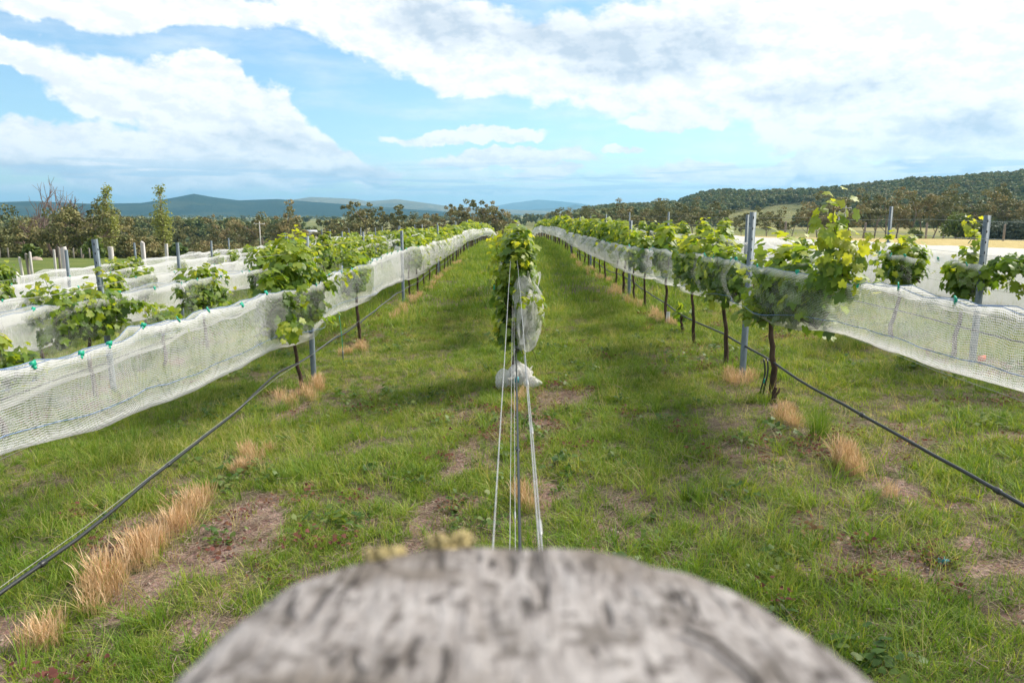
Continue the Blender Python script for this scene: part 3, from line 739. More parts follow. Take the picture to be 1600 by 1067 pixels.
# ------------------------------------------------------------------ nets
def clip_mesh():
    g = Geo(); g.add(*box(-.004, .004, -.018, .018, -.008, .022)); g.add(*box(-.008, .008, -.008, .008, -.024, -.006))
    return g.mesh('clip', M_clip)
CLIP = clip_mesh()
def net(row, y0, y1, zt, zb, occ, label, M=M_net, step=.14, dens=.0, seed=0, wmin=.05, wmax=.26, cords=True, clips=0.0, near_side=None, folds=.02, bare=.0, wav=.7, fard=.0):
    """U-shaped net round the fruit zone: two sheets clipped at the top edge and gathered beneath"""
    ys = np.arange(y0, y1, step); ny_ = len(ys)
    x0 = row * ROW
    r = np.random.RandomState(seed)
    o_ = np.clip(sum(np.exp(-((ys - a) / b) ** 2) for a, b in occ) if occ else np.zeros(ny_), 0, 1)
    w = wmin + (wmax - wmin) * o_ + (.10 * sstep(10.5, 15, ys) * o_ if fard else 0)
    ZT = np.interp(ys, *zip(*zt)) + (fbm(ys * 1.3 + seed * 7, ys * 0 + seed, 3) - .5) * .12 * wav + .04 * o_
    if clips: ZT = ZT - .035 * np.abs(np.sin(ys * math.pi / clips + seed)) * wav * (ys < 20)
    ZB = np.interp(ys, *zip(*zb)) + (fbm(ys * .9 + seed * 3, ys * 0 + seed + 5, 3) - .5) * .10 * wav - .05 * o_
    gr = gz(np.full(ny_, x0), ys)
    prof = np.linspace(-1, 1, 21)                   # -1 left top .. 0 bottom .. 1 right top
    s = np.abs(prof); side = np.sign(prof)
    Vs = []
    shape = np.sin(np.clip(s * 1.25, 0, 1) * math.pi / 2) ** .55 * (1 - .35 * np.clip((s - .7) / .3, 0, 1))
    zz = ZB[:, None] + (ZT - ZB)[:, None] * (s[None] ** 1.15)
    Yg, Sg = np.meshgrid(ys, prof, indexing='ij')
    fold = (fbm(Yg * 3.1 + seed, Sg * 5 + Yg * .8, 3) - .5) * folds * 2.2 + np.sin(Yg * 1.7 + Sg * 6 + seed) * folds * .25
    xx = x0 + w[:, None] * (side * shape)[None] + fold * (0.4 + np.abs(Sg))
    zz = zz + (fbm(Yg * 2.3 + 30, Sg * 4, 2) - .5) * folds
    V = np.stack([xx, Yg, zz + gr[:, None]], -1)
    arc = np.cumsum(np.concatenate([np.zeros((ny_, 1)), np.linalg.norm(np.diff(V, axis=1), axis=2)], 1), 1)
    dn = dens + bare * (1 - o_)[:, None] - .20 * o_[:, None] + fard * sstep(10.5, 17, ys)[:, None] + .9 * np.exp(-(s / .10) ** 2) + .9 * np.exp(-((1 - s) / .05) ** 2) + .0 * Yg
    n = len(prof); i = np.arange(ny_ - 1)[:, None] * n; j = np.arange(n - 1)[None]
    F = np.stack([i + j, i + j + 1, i + n + j + 1, i + n + j], -1).reshape(-1, 4)
    e = empty('bird_net', (x0, (y0 + y1) / 2, float(gr.mean()))); off = np.array(e.location)
    prop(e, label, 'netting', 'white bird nets along the vine rows')
    link('mesh_sheet', npmesh('mesh_sheet', V - off, F, M, {'nu': Yg, 'nv': arc, 'dens': dn}, smooth=True), e)
    if cords:
        cut = ys < 14
        for sd in (0, n - 1):
            link('edge_cord', Geo().add(*tube(V[cut, sd] - off, .0024, 4)).mesh('edge_cord', M_cord), e)
        k = 5 if near_side == -1 else n - 6          # lower cord threaded through the aisle side
        k = k + (2 if near_side == -1 else -2)
        pth = V[cut, k] - off; pth[:, 0] += (-1 if near_side == -1 else 1) * .006
        link('edge_cord', Geo().add(*tube(pth, .0026, 4)).mesh('edge_cord', M_cord), e)
    if clips:
        y = y0 + .2
        while y < min(y1, 19):
            q = int((y - y0) / step); sd = rg.choice((0, n - 1)) if rg.random() < .4 else (0 if near_side == -1 else n - 1)
            p = V[min(q, ny_ - 1), sd] - off
            c = link('clip', CLIP, e, tuple(p), rg.uniform(-.6, .6)); c.rotation_euler = (rg.uniform(-.5, .5), rg.uniform(-.6, .6), rg.uniform(-.6, .6))
            y += clips * rg.uniform(.6, 1.5)
    return e
occ_far = lambda ys, b=.6: [(y, b) for y in ys]
net(-1, 1.2, 92, [(1, 1.36), (3.5, 1.33), (6, 1.30), (8.5, 1.22), (12, 1.28), (17, 1.28), (25, 1.2), (45, 1.15), (92, 1.15)],
    [(1, .92), (3.5, .87), (5.6, .68), (9, .62), (12, .66), (17, .55), (25, .6), (92, .62)],
    occ_far([8.55, 11.9]) + occ_far(np.arange(17.9, 92, 1.5)), 'long white net slung along the left aisle row, drooping bare towards the camera', M_net, cords=True, clips=.5, near_side=1, seed=1, dens=.0, bare=.07, wmax=.38, fard=.22)
net(1, 1.2, 90, [(1, 1.32), (3.5, 1.30), (6, 1.27), (8, 1.28), (16, 1.1), (30, 1.05), (90, 1.05)],
    [(1, .95), (3.5, .89), (6.6, .82), (8, .80), (12, .66), (16, .58), (90, .6)],
    occ_far([6.6, 7.2, 8.55, 10.05, 11.9, 13.9, 15.2, 16.7, 18.1]) + occ_far(np.arange(20, 90, 1.5), .5), 'long square meshed net along the right aisle row, empty and low at the right edge', M_netR, cords=True, clips=.45, near_side=-1, seed=2, dens=.0, bare=.0, wmax=.42, fard=.26)
net(-2, 3.0, 74, [(3, 1.22), (9, 1.2), (14, 1.15), (74, 1.15)], [(3, .35), (9, .36), (14, .45), (74, .5)],
    occ_far([7.0, 8.65, 10.4]) + occ_far(np.arange(11.8, 74, 1.5)), 'fine see through net round the second left row, behind the drooping one', M_netfine, clips=.7, near_side=1, seed=3, dens=.0, bare=.08)
for row, y0, y1, lab in ((-3, 6, 66, 'white net of the third left row showing as a pale strip'), (-4, 10, 62, 'white net of the fourth left row beside the pale stump posts'), (-5, 14, 58, 'white net of the fifth left row, farthest out by the meadow')):
    net(row, y0, y1, [(0, 1.08), (20, 1.10), (70, 1.10)], [(0, .2), (30, .35), (70, .4)], occ_far(np.arange(y0, y1, 3.0)), lab, M_netfine, step=.25, cords=False, clips=1.4, near_side=1, seed=10 - row, dens=.34)
net(2, 9.0, 10.35, [(0, 1.08), (99, 1.08)], [(0, .62), (99, .62)], occ_far([9.6]), 'bluish net wrapped tight round the low spreading vine of the second right row', M_netfine, step=.06, cords=False, clips=.35, near_side=-1, seed=21, dens=-.02, wmax=.34, folds=.05)
net(2, 7.75, 8.6, [(0, 1.10), (99, 1.10)], [(0, .58), (99, .58)], occ_far([8.25]), 'bluish net wrapped round the vine at the far right steel post', M_netfine, step=.06, cords=False, clips=.3, near_side=-1, seed=22, dens=-.02, folds=.05)
net(2, 11.5, 60, [(0, 1.02), (60, 1.0)], [(0, .5), (60, .5)], occ_far(np.arange(13, 60, 2.2)), 'white net of the second right row running away behind the aisle row', M_netfine, step=.25, cords=False, seed=23, dens=.15)
net(3, 4.0, 62, [(0, 1.0), (10.5, .97), (22, .80), (35, .66), (62, .5)], [(0, .02), (99, .05)], [], 'broad flat white net sheet filling the view behind the second right row', M_netfine, step=.25, cords=False, seed=24, dens=.95, wmin=.10, folds=.008, wav=.12)
net(0, 11.0, 20, [(0, 1.2), (60, 1.2)], [(0, .55), (60, .55)], occ_far(np.arange(11.5, 20, 1.5)), 'white net of the middle row hidden behind its end vine', M_netfine, step=.2, cords=False, seed=26, dens=.1)

# net gathered on the end vine of the middle row
def crumple(name, cx, cy_, cz, rx, ry, rz_, seed, amp=.25, nu_=80, nv_=40, M=M_netfine, dens=.4, parent=None, ofs=(0, 0, 0), topopen=False):
    th = np.linspace(0, 2 * math.pi, nu_ + 1); ph = np.linspace(.12 if topopen else .02, math.pi - .02, nv_)
    T_, Pp = np.meshgrid(th, ph, indexing='ij'); Tw = T_ % (2 * math.pi)
    wave = 1.1 * (fbm(2.2 * np.cos(Tw) + 9 + seed, 2.2 * np.sin(Tw) + Pp * 1.1 + seed, 4) - .5) + .16 * np.abs(np.sin(Tw * 3.5 + 2.4 * Pp + seed + 2 * np.sin(Pp * 3))) + .11 * np.abs(np.sin(Tw * 8 - Pp * 5 + np.sin(Tw * 3))) - .12
    rad = 1 + amp * 2 * wave
    V = np.stack([cx + rx * rad * np.sin(Pp) * np.cos(T_), cy_ + ry * rad * np.sin(Pp) * np.sin(T_), cz + rz_ * (1 + amp * .4 * wave) * np.cos(Pp)], -1)
    n = nv_; i = np.arange(nu_)[:, None] * n; j = np.arange(n - 1)[None]
    F = np.stack([i + j, i + j + 1, i + n + j + 1, i + n + j], -1).reshape(-1, 4)
    dn = dens + .5 * (fbm(T_ * 2 + seed, Pp * 3, 3) - .5)
    return npmesh(name, V - np.array(ofs), F, M, {'nu': T_ * rx, 'nv': Pp * rz_, 'dens': dn}, smooth=True)
g0 = gzf(0, 8.3)
e = empty('bird_net', (0.0, 8.25, g0)); prop(e, 'net bagged round the end vine ahead with loose loops on its right', 'netting')
link('mesh_sheet', crumple('mesh_sheet', -.01, 0, .83, .22, .28, .42, 3, .12, dens=-.22), e)
LOOSE = e
rl = np.random.RandomState(3)
link('clip', CLIP, e, (-.21, -.12, 1.12))
e = empty('net_bundle', (0, 8.1, g0)); prop(e, 'white bundle of gathered net lying round the foot of the end vine', 'netting')
def ribbon(name, c_, rx, ry, rz, w, r, turns=1.3, dens=.85, M=M_netfine):
    n_, k_ = 70, 7; u = np.linspace(0, 1, n_); ph = r.uniform(0, 6.28, 6); a = u * 6.283 * turns + ph[0]
    ctr = np.stack([rx * np.cos(a) * (.7 + .3 * np.sin(2.3 * a + ph[1])), ry * np.sin(a * .9 + ph[2]), rz * np.sin(a * 1.4 + ph[3])], -1) + np.array(c_)
    wd = np.stack([np.cos(a * 1.7 + ph[4]), np.sin(a * 1.3 + ph[5]), .6 + .6 * np.cos(a * 2.1 + ph[1])], -1); wd /= np.linalg.norm(wd, axis=1, keepdims=True)
    t_ = np.gradient(ctr, axis=0); t_ /= np.linalg.norm(t_, axis=1, keepdims=True); nn = np.cross(t_, wd)
    s_ = np.linspace(-1, 1, k_)
    V = ctr[:, None] + wd[:, None] * (w * s_)[None, :, None] * (.6 + .4 * np.sin(a * 3 + ph[2]))[:, None, None] + nn[:, None] * (.35 * w * np.sin(s_ * 4.5 + ph[0])[None, :] * np.sin(a * 4 + ph[3])[:, None])[:, :, None]
    V[:, :, 2] = np.maximum(V[:, :, 2], .012)
    i = np.arange(n_ - 1)[:, None] * k_; j = np.arange(k_ - 1)[None]
    F = np.stack([i + j, i + j + 1, i + k_ + j + 1, i + k_ + j], -1).reshape(-1, 4)
    return npmesh(name, V, F, M, {'nu': np.repeat(u * 1.5, k_), 'nv': np.tile(s_ * w, n_), 'dens': np.full(n_ * k_, dens)}, smooth=True)
rb = np.random.RandomState(9)
for q_ in range(6):
    link('loose_fold', ribbon('loose_fold', (rb.uniform(.10, .19), -.18 + rb.normal(0, .04), rb.uniform(.68, 1.0)), rb.uniform(.04, .13), rb.uniform(.03, .07), rb.uniform(.12, .30), rb.uniform(.03, .08), rb, 1.0, .4), LOOSE)
link('loose_fold', crumple('loose_fold', .16, -.16, .80, .15, .10, .38, 8, .3, dens=.28), LOOSE)
link('loose_fold', crumple('loose_fold', .10, -.20, 1.06, .10, .07, .20, 18, .4, dens=.35), LOOSE)
link('net_fold', crumple('net_fold', .07, -.02, .13, .14, .12, .15, 31, .30, dens=.55), e)
link('net_fold', crumple('net_fold', -.11, -.08, .10, .085, .08, .13, 33, .34, dens=.5), e)
link('net_fold', crumple('net_fold', .17, -.06, .06, .09, .09, .08, 35, .4, dens=.5), e)
for q_ in range(9):
    x_ = rb.normal(0.02, .085); link('net_fold', ribbon('net_fold', (x_, rb.normal(-.05, .06), rb.uniform(.07, .20) * (1 - abs(x_) * 1.5)), rb.uniform(.05, .11), rb.uniform(.04, .09), rb.uniform(.04, .10), rb.uniform(.04, .09), rb), e)
for q_ in range(3): link('net_fold', ribbon('net_fold', (.05, .05, .30), .03, .03, .14, .05, rb), e)
link('tie', npmesh('tie', *box(.02, .06, -.20, -.17, .10, .16), M_teal), e)

# ------------------------------------------------------------------ wires and drip tubes
def line(name, x, z, y0, y1, rad, M, label, cat, sag=.0, knots=(), step=.6, row=0, wob=0.0, sides=5, ydrop=None):
    ys = np.arange(y0, y1 + .01, step); n = len(ys)
    gr = gz(np.full(n, float(row) * ROW), ys)
    zz = z + gr - sag * np.abs(np.sin((ys - 8) / 8.05 * math.pi)) + (fbm(ys * .8 + z * 31, ys * 0 + x * 9, 2) - .5) * wob
    if ydrop is not None: zz += np.interp(ys, *zip(*ydrop))
    xx = row * ROW + x + (fbm(ys * .6 + 4 + z * 7, ys * 0 + 3, 2) - .5) * wob
    e = empty(name, (row * ROW + x, float(ys[n // 2]), float(zz[n // 2]))); prop(e, label, cat)
    off = np.array(e.location); P_ = np.stack([xx, ys, zz], -1)
    link('strand' if 'wire' in name else 'pipe', Geo().add(*tube(P_ - off, rad, sides)).mesh(name, M, True), e)
    for ky in knots:
        q = int(np.argmin(np.abs(ys - ky))); p = P_[q] - off
        d = P_[min(q + 1, n - 1)] - P_[q]; d = d / np.linalg.norm(d)
        link('knot' if 'wire' in name else 'coupling', Geo().add(*tube(np.array([p - d * .03, p - d * .02, p + d * .02, p + d * .03]), np.array([.6, 1, 1, .6]) * rad * (2.2 if 'wire' in name else 1.5), 8)).mesh('coupling', M, True), e)
    return e
PY = 0.205; PR = .118; PTOP = 1.753
yw = PY + PR - .01
line('trellis_wire', -.029, 1.43, yw, 20, .0013, M_wire, 'leftmost steel wire strained from the weathered post to the end vine', 'wire', step=.5)
line('trellis_wire', -.010, .95, yw, 20, .0013, M_wire, 'thin steel wire second from left under the weathered post', 'wire', step=.5)
line('trellis_wire', .006, .93, yw, 20, .0013, M_wire, 'thin steel wire next to the black tube under the weathered post', 'wire', step=.5, knots=(2.3,))
line('trellis_wire', .041, 1.43, yw, 20, .0013, M_wire, 'knotted steel wire on the right of the weathered post', 'wire', step=.25, knots=(1.06, 1.6, 2.1))
line('trellis_wire', .038, 1.425, yw, 2.6, .0013, M_wire, 'rightmost short steel wire twisted onto the knotted one', 'wire', step=.2, ydrop=[(0, .0), (.9, -.012), (2.6, .004)])
line('drip_tube', .030, .42, yw, 22, .0085, M_tube, 'dark drip tube running along the middle row to the end vine', 'irrigation tube', step=.3, knots=(2.6, 4.4))
for row, nm in ((-1, 'left aisle row'), (1, 'right aisle row')):
    line('drip_tube', 0.03 * row, .35 if row < 0 else .36, 1.0, 88, .0115, M_tube, f'black drip tube sagging along the {nm}', 'irrigation tube', sag=.06, row=row, wob=.05, knots=(3.7, 5.2), step=.3,
         ydrop=[(0, -.10), (4, -.08), (8, 0), (90, 0)] if row < 0 else [(0, .06), (5, 0), (90, 0)], sides=7)
    for z, w_ in ((.86, 'lower'), (1.24, 'middle'), (1.62, 'upper')):
        line('trellis_wire', -.035, z, 1.0, 88, .0014, M_wire, f'{w_} thin steel wire strung post to post on the {nm}', 'wire', row=row, wob=.02, step=.8, sides=4)
line('trellis_wire', .035, .37, 1.0, 88, .0015, M_wire, 'thin wire carrying the drip tube on the left aisle row', 'wire', row=-1, wob=.02, ydrop=[(0, -.10), (4, -.08), (8, 0), (90, 0)])
for row, nm in ((-2, 'second left row'), (2, 'second right row')):
    for z, w_ in ((.40, 'lowest'), (.86, 'lower'), (1.2, 'middle'), (1.55, 'upper')):
        line('trellis_wire' if z > .5 else 'drip_tube', -.035, z, 2.5, 60, .0016 if z > .5 else .009, M_wire if z > .5 else M_tube, f'{w_} {"steel wire" if z > .5 else "black drip tube"} of the {nm}', 'wire' if z > .5 else 'irrigation tube', row=row, wob=.02, step=.8, sides=4)
# drip riser beside the vine, right aisle row
x_, y_ = ROW - .03, 7.1; z_ = gzf(x_, y_)
e = empty('drip_riser', (x_, y_, z_)); prop(e, 'black looped tube dropping from the drip line to the ground beside the right vine', 'irrigation tube')
for k in range(2):
    s_ = np.linspace(0, 1, 12)
    link('pipe', Geo().add(*tube(np.stack([.02 * k - .03 + .015 * np.sin(s_ * 5 + k), -.02 - .05 * np.sin(s_ * 3.1) * (k + .4), .37 * (1 - s_) + .01], -1), .008, 6)).mesh('pipe', M_tube, True), e)
link('clip', CLIP, e, (-.02, -.05, .17))
# green dripper stake under the left net
x_, y_ = -ROW + .10, 10.1; z_ = gzf(x_, y_)
e = empty('dripper_stake', (x_, y_, z_)); prop(e, 'thin green dripper line hanging from the left drip tube to a small stake', 'irrigation tube')
s_ = np.linspace(0, 1, 8)
link('hose', Geo().add(*tube(np.stack([.03 * np.sin(s_ * 2), .0 * s_, .65 - .6 * s_], -1), .004, 5)).mesh('hose', M_clip, True), e)
link('stake', Geo().add(*tube([(.03, 0, -.05), (.03, 0, .14), (.03, 0, .16)], [.003, .012, .008], 6)).mesh('stake', M_steel, True), e)
# white guard round a young vine and a cut stump
x_, y_ = ROW, 11.85
e = empty('vine_guard', (x_, y_, gzf(x_, y_))); prop(e, 'white plastic guard sleeve round a thin vine trunk in the right aisle row', 'vine guard')
link('sleeve', Geo().add(*tube([(0, 0, -.02), (0, 0, .1), (.005, 0, .2)], [.03, .032, .03], 9, cap=False)).mesh('sleeve', M_guard, True), e)
x_, y_ = ROW - .02, 6.85
e = empty('vine_stump', (x_, y_, gzf(x_, y_))); prop(e, 'short cut vine stump at the foot of the drip riser', 'stump')
link('stem', Geo().add(*tube([(0, 0, -.05), (.005, 0, .05), (0, .01, .1), (.012, 0, .15)], [.034, .027, .022, .02], 8)).mesh('stem', M_bark, True), e)
link('snag', Geo().add(*tube([(0, 0, .06), (.035, -.02, .11), (.04, -.025, .15)], [.014, .011, .007], 6)).mesh('snag', M_bark, True), e)
# litter
x_, y_ = 2.2, 3.55
e = empty('twine_scrap', (x_, y_, gzf(x_, y_) + .02)); prop(e, 'small tangle of blue twine lying in the reddish weeds at lower right', 'litter')
g = Geo()
for k in range(7):
    s_ = np.linspace(0, 1, 8); a = rl.uniform(0, 6.3)
    g.add(*tube(np.stack([np.cos(a) * .05 * (s_ - .5) + .012 * np.sin(9 * s_ + k), np.sin(a) * .05 * (s_ - .5) + .012 * np.cos(8 * s_), .012 * np.sin(5 * s_ + k) + .01], -1), .0016, 4))
link('strands', g.mesh('strands', M_teal, True), e)
x_, y_ = 2 * ROW - .1, 7.6
e = link('marker_tag', npmesh('marker_tag', *box(-.05, .05, -.004, .004, -.03, .03), M_orange), None, (x_, y_, gzf(x_, y_) + .16), .3)
prop(e, 'small orange tag at the foot of the far right steel post', 'tag')

# ------------------------------------------------------------------ weathered strainer post in front
m, t = mat('weathered_wood')
co = t.add('ShaderNodeTexCoord').outputs['Object']
st = t.vm('MULTIPLY', co, (1, .28, 1))
na_ = t.noise(st, 110, 6, .7); nb = t.noise(co, 55, 6, .65); nc = t.noise(t.vm('MULTIPLY', co, (1, .12, 1)), 240, 4, .65); nd_ = t.noise(co, 9, 4, .6)
c = t.mix(t.rng(na_, .32, .68), (0.215, 0.195, 0.185), (0.365, 0.342, 0.33))
c = t.mix(t.m('MULTIPLY', t.rng(nd_, .48, .62), .75), c, (0.135, 0.112, 0.090))
c = t.mix(t.m('MULTIPLY', t.rng(nb, .52, .65), .75), c, (0.10, 0.087, 0.076))
c = t.mix(t.m('MULTIPLY', t.rng(t.noise(co, 100, 4, .6), .55, .66), .8), c, (0.06, 0.05, 0.045))
c = t.mix(t.m('MULTIPLY', t.rng(nc, .54, .66), .6), c, (0.07, 0.06, 0.055))
c = t.mix(t.m('MULTIPLY', t.rng(t.noise(co, 130, 2, .5), .62, .72), .35), c, (0.47, 0.445, 0.425))
ck = t.noise(t.vm('MULTIPLY', co, (1, .13, 1)), 42, 3, .55)
ck = t.m('MULTIPLY', t.rng(t.m('ABSOLUTE', t.m('SUBTRACT', ck, .5)), .026, .010), t.rng(t.noise(co, 30, 2, .5), .44, .56))
c = t.mix(t.m('MULTIPLY', ck, .65), c, (0.03, 0.025, 0.022))
bp = t.add('ShaderNodeBump', {'Height': t.m('SUBTRACT', t.m('ADD', na_, nc), ck), 'Strength': .8, 'Distance': .002})
b = t.add('ShaderNodeBsdfPrincipled', {'Base Color': c, 'Roughness': .95, 'Specular IOR Level': .1, 'Normal': bp.outputs[0]})
t.l.new(b.outputs[0], t.out.inputs[0]); M_wood = m
M_crack = simple('wood_crack', (0.03, 0.025, 0.022), 1.0)
e = empty('strainer_post', (0, PY, 0)); prop(e, 'big weathered round timber post with cracked grey top, close in front', 'post')
na2 = 180; th = np.linspace(0, 2 * math.pi, na2, endpoint=False)
rim = PR * (1 + .022 * np.sin(3 * th + 1) + .016 * np.sin(5 * th + 2.2) + .010 * np.sin(11 * th) + .006 * np.sin(23 * th + 1))
rim = rim * (1 + .035 * (fbm(np.cos(th) * 9 + 20, np.sin(th) * 9 + 20, 4) - .5))
rings = []
for zf, rf in ((-.02, 1.02), (.6, 1.01), (1.2, 1.0), (PTOP - .06, 1.0), (PTOP - .022, .995), (PTOP - .010, .985), (PTOP - .003, .962), (PTOP, .93)):
    rings.append(np.stack([rim * rf * np.cos(th), rim * rf * np.sin(th), np.full(na2, zf)], -1))
for rf in (.85, .74, .62, .5, .38, .26, .14, .05):
    xx, yy = rim * rf * np.cos(th), rim * rf * np.sin(th)
    rings.append(np.stack([xx, yy, PTOP + .004 * (1 - rf) + (fbm(xx * 60 + 5, yy * 24 + 3, 3) - .5) * .004 - .0015 * np.maximum(0, np.sin(xx * 130 + 3 * np.sin(yy * 30))) ** 8], -1))
V = np.concatenate(rings); n = na2; i = np.arange(len(rings) - 1)[:, None] * n; j = np.arange(n)[None]; k = (j + 1) % n
F = np.stack([i + j, i + k, i + n + k, i + n + j], -1).reshape(-1, 4)
V = np.concatenate([V, [[0, 0, PTOP + .004]]]); last = (len(rings) - 1) * n
T3 = np.array([(last + q, last + (q + 1) % n, len(V) - 1) for q in range(n)])
link('trunk', npmesh('trunk', V, [F, T3], M_wood, smooth=True), e)
for pts, w_ in (([(-.022, -.03), (-.0235, .0), (-.0215, .012), (-.0225, .024)], .0008), ([(.078, -.01), (.076, .012), (.069, .028), (.060, .036)], .0008)):
    p = np.array([(x, y, PTOP + .0032) for x, y in pts])
    link('crack', Geo().add(*tube(p, w_, 6)).mesh('crack', M_crack, True), e)
for cx_, cy_, s_ in ((-.058, .100, .007), (-.052, .104, .005), (-.033, .115, .007), (-.025, .117, .006)):
    g = Geo(); rr_ = np.random.RandomState(int(s_ * 1e4) + 3)
    for k in range(90):
        d = rr_.normal(0, 1, 3); d[2] = abs(d[2]) * .8; d /= np.linalg.norm(d); q = d * s_ * rr_.uniform(.4, 1)
        g.add(*tube([q * .3, q, q + rr_.normal(0, .002, 3)], [.0012, .0014, .0005], 3))
    link('lichen', g.mesh('lichen', M_lichen), e, (cx_, cy_, PTOP - .004))

# ------------------------------------------------------------------ grass
def blades(seed, n, spread, h0, h1, w, lean, age0, age1, seg=3, M=M_grass, head=False):
    r = np.random.RandomState(seed); g = Geo()
    V = []; F = []; A_ = []
    for k in range(n):
        a = r.uniform(0, 6.283); rad = spread * math.sqrt(r.rand()); b0 = np.array([math.cos(a) * rad, math.sin(a) * rad, -.01])
        d = r.uniform(0, 6.283); L = r.uniform(h0, h1); ln = abs(r.normal(lean, lean * .5)); ww = w * r.uniform(.6, 1.3); ag = r.uniform(age0, age1)
        dirv = np.array([math.cos(d), math.sin(d), 0]); sd = np.array([-math.sin(d), math.cos(d), 0]); o = len(V)
        for s in range(seg + 1):
            f = s / seg; p = b0 + dirv * L * ln * f ** 1.7 + np.array([0, 0, L * (f - .35 * ln * f * f)])
            wd = ww * (1 - f ** 1.6) if not head else ww * (1 + 2.5 * math.exp(-((f - .8) / .15) ** 2)) * (1 - .9 * f ** 8)
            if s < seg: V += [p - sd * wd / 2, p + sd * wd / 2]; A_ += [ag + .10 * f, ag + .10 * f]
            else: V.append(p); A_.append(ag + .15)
        for s in range(seg - 1): F.append((o + 2 * s, o + 2 * s + 1, o + 2 * s + 3)); F.append((o + 2 * s, o + 2 * s + 3, o + 2 * s + 2))
        F.append((o + 2 * seg - 2, o + 2 * seg - 1, o + 2 * seg))
    return npmesh('tuft', np.array(V), np.array(F), M, {'age': np.array(A_)})
def weed_mesh(seed, n, M, rad=.09, size=.03):
    r = np.random.RandomState(seed); g = Geo(); V, F = LEAF_LO
    P_ = np.stack([r.normal(0, rad * .5, n), r.normal(0, rad * .5, n), np.abs(r.normal(.03, .025, n))], -1)
    N_ = np.stack([r.normal(0, .5, n), r.normal(0, .5, n), np.ones(n)], -1); T_ = r.normal(0, 1, (n, 3)); T_[:, 2] *= .2
    place_leaves(g, LEAF_LO, P_, N_, T_, r.uniform(.6, 1.4, n) * size, r.uniform(.1, .9, n))
    return g.mesh('tuft', M)
def src(me): return bpy.data.objects.new('source', me)
def scatter(name, label, pts, rot, scl, idx, sources):
    me = bpy.data.meshes.new(name); me.vertices.add(len(pts)); me.vertices.foreach_set('co', np.asarray(pts, np.float32).ravel())
    for nm_, ty, arr, key in (('rot', 'FLOAT_VECTOR', rot, 'vector'), ('scl', 'FLOAT', scl, 'value'), ('idx', 'INT', idx, 'value')):
        a = me.attributes.new(nm_, ty, 'POINT'); a.data.foreach_set(key, np.asarray(arr, np.int32 if ty == 'INT' else np.float32).ravel())
    o = link(name, me); prop(o, label, kind='stuff')
    ng = bpy.data.node_groups.new(name, 'GeometryNodeTree')
    ng.interface.new_socket('Geometry', in_out='INPUT', socket_type='NodeSocketGeometry'); ng.interface.new_socket('Geometry', in_out='OUTPUT', socket_type='NodeSocketGeometry')
    T_ = NT(ng); gi = T_.add('NodeGroupInput'); go = T_.add('NodeGroupOutput')
    jn = T_.add('GeometryNodeJoinGeometry')
    for s_ in sources:
        oi = T_.add('GeometryNodeObjectInfo'); oi.inputs['Object'].default_value = s_; oi.inputs['As Instance'].default_value = True
        T_.l.new(oi.outputs['Geometry'], jn.inputs[0])
    def na(nm_, ty):
        q = T_.add('GeometryNodeInputNamedAttribute', data_type=ty); q.inputs['Name'].default_value = nm_; return q.outputs[0]
    ip = T_.add('GeometryNodeInstanceOnPoints'); ip.inputs['Pick Instance'].default_value = True
    T_.l.new(gi.outputs[0], ip.inputs['Points']); T_.l.new(jn.outputs[0], ip.inputs['Instance'])
    T_.l.new(na('idx', 'INT'), ip.inputs['Instance Index']); T_.l.new(na('rot', 'FLOAT_VECTOR'), ip.inputs['Rotation']); T_.l.new(na('scl', 'FLOAT'), ip.inputs['Scale'])
    T_.l.new(ip.outputs[0], go.inputs[0])
    md = o.modifiers.new('scatter', 'NODES'); md.node_group = ng
    return o
rs = np.random.RandomState(21)
def sample(n, y0, y1, pw=1.0, margin=1.2, xmax=40):
    """points in the wedge in front of the camera, a margin wider than the frame"""
    y = y0 + (y1 - y0) * rs.rand(n) ** pw
    half = np.minimum(.74 * y + margin, xmax); x = (rs.rand(n) * 2 - 1) * half
    return x, y
def tilt(n, a=.12): return np.stack([rs.normal(0, a, n), rs.normal(0, a, n), rs.uniform(0, 6.283, n)], -1)

short = [src(blades(200 + k, 34, .07, .025, .085, .0038, .75, .15, .75)) for k in range(4)]
mid = [src(blades(210 + k, 26, .045, .07, .18, .0050, .85, .1, .62)) for k in range(4)]
lush = [src(blades(220 + k, 30, .06, .14, .28, .0065, .75, .2, .6)) for k in range(3)]
wisp = [src(blades(230 + k, 9, .05, .15, .36, .0024, .6, .75, 1.05)) for k in range(3)]
coarse = [src(blades(240 + k, 34, .20, .06, .16, .011, .55, .15, .6, 2)) for k in range(4)]
x, y = sample(74000, 1.6, 15, .62)
m_ = soil_mask(x, y); gap = fbm(x * 4.2 + 60, y * 4.2 + 9, 3); gap2 = fbm(x * .9 + 160, y * .9 + 9, 3)
keep = rs.rand(len(x)) < np.clip(1.0 - 1.15 * m_ - .80 * sstep(.45, .62, gap + .5 * (gap2 - .5)), .04, 1); x, y = x[keep], y[keep]
hgt = .55 + 1.1 * fbm(x * 1.1 + 5, y * 1.1 + 70, 3)
k = np.round(x / ROW)
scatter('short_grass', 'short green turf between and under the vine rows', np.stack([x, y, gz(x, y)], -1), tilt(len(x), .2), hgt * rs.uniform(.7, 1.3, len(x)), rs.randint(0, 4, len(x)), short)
x, y = sample(22000, 1.6, 16, .62)
m_ = soil_mask(x, y); cl = fbm(x * 2.6 + 25, y * 2.6 + 33, 4) + .5 * (fbm(x * .7 + 5, y * .7 + 133, 2) - .5)
keep = rs.rand(len(x)) < np.clip(sstep(.46, .60, cl) * (1.1 - 1.0 * m_) + .05, 0, 1); x, y = x[keep], y[keep]
